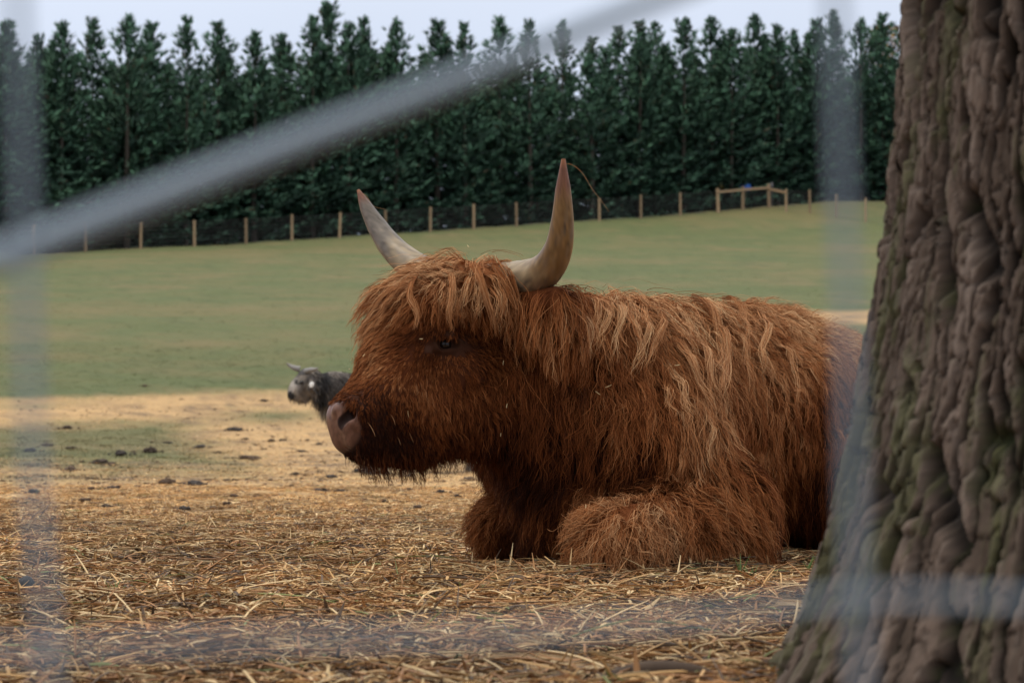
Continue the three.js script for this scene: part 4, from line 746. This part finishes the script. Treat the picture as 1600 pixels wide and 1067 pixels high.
// ---------------------------------------------------------------- straw, grass and dung on the ground
{
  const strawMat = new THREE.MeshStandardMaterial({ roughness: 0.7 });
  const stalk = (len, w, bend, flat) => { // a bent stalk with three sides
    const P = [], I = [], n = 4;
    for (let i = 0; i <= n; i++) { const t = i / n - 0.5, x = t * len, y = bend * (0.25 - t * t) * len, k = i === n ? 0.35 : 1; for (let s = 0; s < 3; s++) { const a = (s / 3) * 6.283 + 0.5; P.push(x, y + Math.sin(a) * w * k * flat, Math.cos(a) * w * k); } }
    for (let i = 0; i < n; i++) for (let s = 0; s < 3; s++) { const a = i * 3 + s, b = i * 3 + ((s + 1) % 3); I.push(a, a + 3, b, b, a + 3, b + 3); }
    return geo(P, null, null, I);
  };
  const protos = [stalk(0.11, 0.0024, 0.3, 0.7), stalk(0.19, 0.0026, 0.14, 0.7), stalk(0.055, 0.0034, 0.5, 0.3), stalk(0.09, 0.0048, -0.35, 0.22)];
  const counts = [76000, 24000, 170000, 44000], nearMix = [0.97, 1, 0.5, 0.85];
  const m4 = new THREE.Matrix4(), q = new THREE.Quaternion(), e = new THREE.Euler(), sc = V(1, 1, 1), col = new THREE.Color();
  protos.forEach((g, k) => {
    const im = new THREE.InstancedMesh(g, strawMat, counts[k]); im.name = numbered(['straw', 'straw', 'chaff', 'straw_blades'][k]); let n = 0;
    while (n < counts[k]) {
      const near = rnd() < nearMix[k], d = near ? 2.9 + 12 * rnd() ** 0.95 : 10 + 32 * rnd() ** 1.3, x = rr(-0.27, 0.27) * d + rr(-0.25, 0.25), z = -d;
      const s = strawShare(x, z), heap = fbm(x * 1.1, z * 1.1) * 1.2 + fbm(x * 4, z * 4) * 0.8;
      if (rnd() > s || rnd() > clamp(0.6 + heap * 1.5)) continue;
      const big = d > 6 ? Math.max(0.55, 1 - (d - 6) * 0.06) * (near ? 1 : 1.2) : 1, up = rnd() < 0.035 ? rr(0.3, 1.1) : gauss() * mix(0.26, 0.1, sstep(6, 13, d));
      e.set(gauss() * 0.5, rr(0, 6.283), up, 'YXZ'); q.setFromEuler(e);
      const size = rr(0.5, 1.15) * big; sc.set(size, size, size);
      m4.compose(V(x, H(x, z) + 0.004 + rnd() ** 2 * mix(0.018 + 0.04 * clamp(heap), 0.01, sstep(6, 13, d)), z), q, sc); im.setMatrixAt(n, m4);
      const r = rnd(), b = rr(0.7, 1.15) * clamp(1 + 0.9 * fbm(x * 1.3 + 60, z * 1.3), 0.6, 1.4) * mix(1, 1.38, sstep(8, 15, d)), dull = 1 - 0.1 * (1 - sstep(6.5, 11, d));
      const nearBrown = 0.2 * (1 - sstep(6, 12, d)); let c = r < 0.46 - nearBrown ? [0.55, 0.33, 0.13] : r < 0.66 - nearBrown ? [0.66, 0.48, 0.25] : r < 0.82 ? [0.36, 0.17, 0.055] : r < 0.985 ? [0.10, 0.058, 0.03] : [0.20, 0.22, 0.06];  // fewer pale stalks and more brown ones towards the camera
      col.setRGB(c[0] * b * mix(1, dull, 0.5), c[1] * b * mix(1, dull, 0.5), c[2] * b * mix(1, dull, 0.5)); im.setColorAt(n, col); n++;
    }
    im.castShadow = im.receiveShadow = true; im.userData.kind = 'stuff'; scene.add(im);
  });
  // grass: tufts on the field
  const tuft = (blades, h, spread) => { const P = [], I = []; let n = 0; for (let b = 0; b < blades; b++) { const a = rr(0, 6.28), x = gauss() * spread, z = gauss() * spread, L = h * rr(0.5, 1.2), lean = rr(0.1, 0.8), w = h * 0.07; const dx = Math.cos(a), dz = Math.sin(a); P.push(x - dz * w, 0, z + dx * w, x + dz * w, 0, z - dx * w, x + dx * lean * L * 0.4 - dz * w * 0.6, L * 0.6, z + dz * lean * L * 0.4 + dx * w * 0.6, x + dx * lean * L, L * 0.95, z + dz * lean * L); I.push(n, n + 1, n + 2, n + 1, n + 3, n + 2); n += 4; } const g = geo(P, null, null, I), nn = g.attributes.normal; for (let i = 0; i < nn.count; i++) nn.setXYZ(i, 0, 1, 0); return g; };
  const gm = new THREE.MeshStandardMaterial({ roughness: 0.8, side: THREE.DoubleSide });
  [[tuft(9, 0.022, 0.07), 14000, 16, 50], [tuft(7, 0.035, 0.12), 8000, 45, 125]].forEach(([g, cnt, d0, d1]) => {
    const im = new THREE.InstancedMesh(g, gm, cnt); im.name = numbered('field_grass'); let n = 0;
    while (n < cnt) {
      const d = mix(d0, d1, rnd() ** 1.1), x = rr(-0.25, 0.25) * d, z = -d, s = strawShare(x, z); if ((rnd() < s * 1.05 - 0.02 || d > fenceLine(x, d) - 0.3)) continue;
      e.set(0, rr(0, 6.28), 0); q.setFromEuler(e); const k = rr(0.6, 1.3); sc.set(k, k, k); m4.compose(V(x, H(x, z) - 0.005, z), q, sc); im.setMatrixAt(n, m4);
      const c = groundColor(x, z), b = rr(1.0, 1.5); col.setRGB(c[0] * b, c[1] * b, c[2] * b); im.setColorAt(n, col); n++;
    }
    im.castShadow = im.receiveShadow = true; im.userData.kind = 'stuff'; scene.add(im);
  });
  // clods of dung and mud
  const clodMat = [std(0.05, 0.034, 0.023, 0.95), std(0.08, 0.05, 0.031, 0.95), std(0.045, 0.036, 0.03, 0.95)];
  const clodGeo = [0, 1, 2, 3].map((k) => { const parts = []; for (let b = 0; b < 5; b++) { const g = new THREE.IcosahedronGeometry(0.5 * rr(0.35, 0.7), 3), p = g.attributes.position, ox = gauss() * 0.3, oz = gauss() * 0.3, oy = rr(0, 0.12); for (let i = 0; i < p.count; i++) { const x = p.getX(i), y = p.getY(i), z = p.getZ(i), s = 1 + 0.55 * N3(x * 3 + k * 9, y * 3 + b, z * 3) + 0.4 * N3(x * 9, y * 9 + k, z * 9); p.setXYZ(i, x * s + ox, y * s * 0.6 + oy, z * s + oz); } g.computeVertexNormals(); parts.push(g); }
    for (let b = 0; b < 16; b++) { const g = new THREE.IcosahedronGeometry(0.5 * rr(0.06, 0.2), 1), a = rr(0, 6.28), r = rr(0.4, 1.1); g.scale(rr(0.7, 1.6), 0.7, rr(0.7, 1.6)); g.translate(Math.cos(a) * r, 0.03, Math.sin(a) * r); parts.push(g); }
    return mergeGeometries(parts); });
  { const im = new THREE.InstancedMesh(clodGeo[1], std(0.10, 0.062, 0.036, 0.95), 5000); im.name = 'crumbs'; let n = 0; while (n < 5000) { const d = 5 + 33 * rnd() ** 1.2, x = rr(-0.27, 0.27) * d, z = -d; if (rnd() > strawShare(x, z) || fbm(x * 0.8, z * 0.8) + rnd() * 0.5 < 0.22) continue; const k = 0.010 + 0.022 * rnd() ** 3; e.set(0, rr(0, 6.28), 0); q.setFromEuler(e); sc.set(k * 1.4, k, k * 1.6); m4.compose(V(x, H(x, z) + 0.006, z), q, sc); im.setMatrixAt(n++, m4); } im.castShadow = im.receiveShadow = true; im.userData.kind = 'stuff'; scene.add(im); }
  const CLODS = [[102, 670, 22], [70, 697, 16], [50, 706, 20], [112, 701, 10], [110, 736, 26], [126, 723, 9], [160, 724, 22], [170, 728, 14], [190, 711, 24], [235, 707, 22], [208, 707, 8], [258, 693, 8], [237, 692, 7], [262, 757, 26], [300, 758, 22], [172, 766, 22], [140, 770, 12], [36, 765, 10], [48, 774, 14], [128, 788, 16], [313, 700, 18], [340, 709, 12], [382, 717, 22], [372, 673, 18], [382, 687, 12], [422, 690, 12], [445, 688, 10], [413, 703, 8], [481, 689, 8], [497, 696, 10], [470, 707, 14], [363, 752, 14], [515, 747, 20], [460, 742, 14], [480, 744, 10], [500, 768, 16], [535, 770, 20], [545, 706, 10], [560, 738, 18], [585, 741, 14], [364, 782, 14], [285, 803, 16], [163, 799, 14], [352, 794, 12], [690, 775, 16], [640, 768, 12], [735, 752, 22], [760, 762, 14], [715, 782, 14], [655, 800, 12], [600, 790, 10], [415, 627, 12], [225, 604, 12], [640, 745, 10]];
  CLODS.forEach(([px, py, w], i) => {
    const p = ground(px, py), d = -p.z, s = (w * d) / FPX * 0.8, t = mesh('dung_clod', clodGeo[i % 4], clodMat[i % 3]);
    t.position.copy(p); t.position.y += d < 14 ? 0.022 : 0.006; t.scale.set(s * rr(0.9, 1.3), s * rr(0.9, 1.5), s * rr(1.1, 2.2)); t.rotation.y = rr(0, 6.28);
    const own = { '102,670': 'dark clod lying alone on the green patch right of the left fence wire', '110,736': 'big brown clod under the left end of the green patch', '160,724': 'left clod of the dark line below the green patch', '262,757': 'left clod of the dark pair in the middle of the pale straw', '300,758': 'right clod of the dark pair in the middle of the pale straw', '382,717': 'wide dark clod on the pale straw halfway to the cow muzzle', '515,747': 'wide dark clod on the straw below the cow chin', '585,741': 'dark clod on the straw under the cow jaw', '735,752': 'dark clod on the straw in front of the cow chest', '225,604': 'dark lump at the grass edge above the pale straw band', '415,627': 'dark lump on the pale straw band left of the young cow', '285,803': 'dark clod nearest to the camera among the coarse straw at left' }[`${px},${py}`];
    tag(t, own || 'small dark clod of dung lying on the trodden straw left of the cow', 'dung clod', own ? null : 'dark clods scattered on the straw');
  });
  { // a round dark ball near the left edge
    const p = ground(40, 941), r = (13 * -p.z) / FPX, g = new THREE.IcosahedronGeometry(r, 5), q2 = g.attributes.position; for (let i = 0; i < q2.count; i++) { const s = 1 + 0.10 * N3(q2.getX(i) * 60, q2.getY(i) * 60, q2.getZ(i) * 60) + 0.05 * N3(q2.getX(i) * 200, q2.getY(i) * 200, q2.getZ(i) * 200); q2.setXYZ(i, q2.getX(i) * s, q2.getY(i) * s, q2.getZ(i) * s); } g.computeVertexNormals();
    tag(mesh('walnut_husk', g, std(0.028, 0.026, 0.028, 0.8)), 'round dark ball lying on straw by the left fence wire', 'nut husk').position.set(p.x, p.y + r * 1.0 + 0.022, p.z);
  }
  { // a dark bent stick at the bottom
    const pts = [[930, 1066, 3.66], [975, 1052, 3.64], [1030, 1044, 3.63], [1085, 1048, 3.62], [1130, 1062, 3.62]].map(([x, y, d]) => at(x, y, d - 0.25));
    tag(mesh('bent_stick', tube(pts, [0.006, 0.011, 0.012, 0.010, 0.006], 9, (t, a, p) => { const n = fbm(p.x * 50, p.y * 50, p.z * 50); return [0.075 + n * 0.04, 0.05 + n * 0.03, 0.034 + n * 0.02, 1 + n * 0.3]; }), tinted(0.9)), 'dark bent stick in the straw at the bottom beside the trunk', 'stick');
  }
  // green shoots
  const SHOOTS = [[1158, 905, 42], [1175, 912, 34], [1262, 903, 40], [1110, 892, 26], [1052, 898, 22], [868, 902, 12], [945, 940, 14], [178, 938, 34], [200, 930, 26], [1140, 1000, 30], [640, 905, 12]];
  const gmat = std(0.10, 0.17, 0.04, 0.6, { side: THREE.DoubleSide });
  SHOOTS.forEach(([px, py, h], i) => {
    const p = ground(px, py), L = (h * -p.z) / FPX, parts = [];
    for (let b = 0; b < 5; b++) { const a = rr(0, 6.28), lean = rr(0.1, 0.5), x = gauss() * 0.008, z = gauss() * 0.008, k = rr(0.5, 1); parts.push(tube([V(x, -0.005, z), V(x + Math.cos(a) * lean * L * 0.3, L * 0.5 * k, z + Math.sin(a) * lean * L * 0.3), V(x + Math.cos(a) * lean * L, L * k, z + Math.sin(a) * lean * L)], [0.0022, 0.0018, 0.0004], 4)); }
    const t = mesh('grass_shoot', mergeGeometries(parts), gmat); t.position.copy(p);
    tag(t, ['tall green grass shoot in the straw under the folded near foreleg', 'green grass shoot just right of the tallest one under the foreleg', 'green grass shoot in the straw beside the big trunk', 'short green shoot left of the tall shoots below the foreleg', 'short green shoot below the middle of the folded foreleg', 'tiny green shoot between the two forelegs of the cow', 'tiny green shoot in the straw in front of the near knee', 'green shoot to the right of the round dark ball', 'smaller green shoot farthest right of the round dark ball', 'blurred green shoot in the straw by the foot of the trunk', 'tiny green shoot in the straw left of the far foreleg'][i], 'grass shoot');
  });
}

// ---------------------------------------------------------------- the young cow farther back
{
  const D = 18.6, S = D / FPX; // metres per pixel of the photograph
  const g = thing('young_cow', 'small grey and black horned young cow standing behind the highland cow', 'cow');
  const b = new Body(), q = (px, py, dd = 0) => at(px, py, D + dd);
  b.add(q(480, 592), 9.5 * 2 * S * 0.9, q(466, 606, -0.03), 13 * S, 0.05).add(q(466, 606, -0.03), 12.5 * S, q(457, 616, -0.05), 8.5 * S, 0.04).add(q(474, 622, -0.02), 9 * S, q(462, 621, -0.04), 6 * S, 0.04)
    .add(q(492, 602), 16 * S, q(520, 612, 0.15), 27 * S, 0.08).add(q(520, 612, 0.15), 28 * S, q(600, 622, 0.3), 40 * S, 0.1).add(q(600, 622, 0.3), 41 * S, q(720, 626, 0.5), 42 * S, 0.1).add(q(720, 615, 0.5), 36 * S, q(760, 610, 0.55), 30 * S, 0.1)
    .add(q(530, 640, 0.12), 24 * S, q(560, 660, 0.2), 22 * S, 0.08);
  const foot = H(0, -D);
  for (const [px, dd, back] of [[575, 0.02, 0], [600, 0.42, 0], [735, 0.32, 1], [760, 0.72, 1]]) { const top = q(px, 650, dd), k = q(px + (back ? 10 : -2), 700, dd), f2 = k.clone(); f2.y = H(k.x, k.z) + 0.02; f2.x = q(px, 700, dd).x; b.add(top, 17 * S, k, 9 * S, 0.05).add(k, 8.5 * S, f2, 7 * S, 0.03); }
  b.add(q(488, 588, -0.07), 5 * S, q(487, 606, -0.14), 6.5 * S, 0.02);
  b.cut(q(471, 598, -0.13), 0.5 * S, q(471, 598, -0.13), 0.5 * S, 0.01);
  const m = b.mesh(0.014), C = [];
  for (let i = 0; i < m.P.length; i += 3) {
    const x = m.P[i], y = m.P[i + 1], z = m.P[i + 2], [px, py] = project(x, y, z), n = fbm(x * 14, y * 14, z * 14);
    let c = lerp3([0.20, 0.17, 0.14], [0.07, 0.06, 0.055], clamp(0.5 + n * 2.2)); // grey-cream face
    c = lerp3(c, [0.42, 0.38, 0.34], Math.exp(-(((px - 457) / 9) ** 2) - ((py - 603) / 10) ** 2));
    const dark = (s, e, ax, ay, rx, ry) => Math.hypot((px - ax) / rx, (py - ay) / ry) < 1 + n * 0.5;
    if (dark(0, 0, 474, 578, 12, 8)) c = [0.07, 0.065, 0.065];
    if (dark(0, 0, 501, 614, 9, 30) || dark(0, 0, 508, 592, 13, 15)) c = [0.018, 0.017, 0.018];
    if (px > 512 + n * 10) c = lerp3([0.05, 0.042, 0.038], [0.17, 0.145, 0.125], clamp(0.35 + n * 2.2 + (585 - py) * 0.05));
    if (px > 488 + n * 12 && py > 634 + n * 10) c = lerp3([0.20, 0.165, 0.13], [0.12, 0.1, 0.085], clamp(0.5 + n * 2));
    if (Math.hypot((px - 452) / 9, (py - 618) / 6.5) < 1) c = [0.014, 0.013, 0.014];
    if (Math.hypot((px - 463) / 3.5, (py - 597) / 4) < 1 || Math.hypot((px - 471) / 3.6, (py - 597) / 3.2) < 1) c = [0.02, 0.018, 0.016];
    C.push(...c);
  }
  mesh('body', geo(m.P, m.N, C, m.I), tinted(0.9), g);
  const hornM = std(0.2, 0.19, 0.18, 0.6);
  mesh('horn', tube([q(468, 577), q(460, 575, 0), q(452, 571, 0.02), q(447, 568, 0.02)], [5 * S, 4.2 * S, 2.6 * S, 0.8 * S], 10), hornM, g);
  mesh('horn', tube([q(478, 580, -0.06), q(485, 578, -0.12), q(492, 577, -0.16), q(497, 575, -0.17)], [4.4 * S, 4 * S, 2.6 * S, 0.8 * S], 10), hornM, g);
  const tagM = mesh('ear_tag', new THREE.SphereGeometry(1, 16, 12), std(0.75, 0.75, 0.73, 0.5), g); tagM.position.copy(q(486.5, 601, -0.175)); tagM.scale.set(3.4 * S, 4.8 * S, 1.2 * S); tagM.rotation.z = -0.3;
  for (const [px, py, dd] of [[471, 597.5, -0.105]]) { const e2 = mesh('eye', new THREE.SphereGeometry(2.4 * S, 12, 10), std(0.012, 0.01, 0.01, 0.2), g); e2.position.copy(q(px, py, dd)); }
  const fur = new Fur(); // short shaggy hair so that the outline is not bare
  for (let k = 0; k < 16000; k++) { const i = Math.floor(rnd() * m.P.length / 3) * 3, p = V(m.P[i], m.P[i + 1], m.P[i + 2]), nn = V(m.N[i], m.N[i + 1], m.N[i + 2]), d = V(0.4 + gauss() * 0.6, -0.9, 0.5 * gauss()).addScaledVector(nn, 0.8).normalize(), [ppx] = project(p.x, p.y, p.z), L = ppx < 486 ? rr(0.01, 0.022) : rr(0.025, 0.075); const at2 = fur.C.length; fur.strand([p, p.clone().addScaledVector(d, L * 0.6), p.clone().addScaledVector(d, L).add(V(0, -0.008, 0))], 0.005, 0.5, nn); const v = rr(0.8, 1.25); for (let c = at2; c < fur.C.length; c += 3) { fur.C[c] = C[i] * v; fur.C[c + 1] = C[i + 1] * v; fur.C[c + 2] = C[i + 2] * v; } }
  mesh('coat', fur.geometry(), tinted(0.9), g).userData.kind = 'stuff';
}

renderer.render(scene, camera);
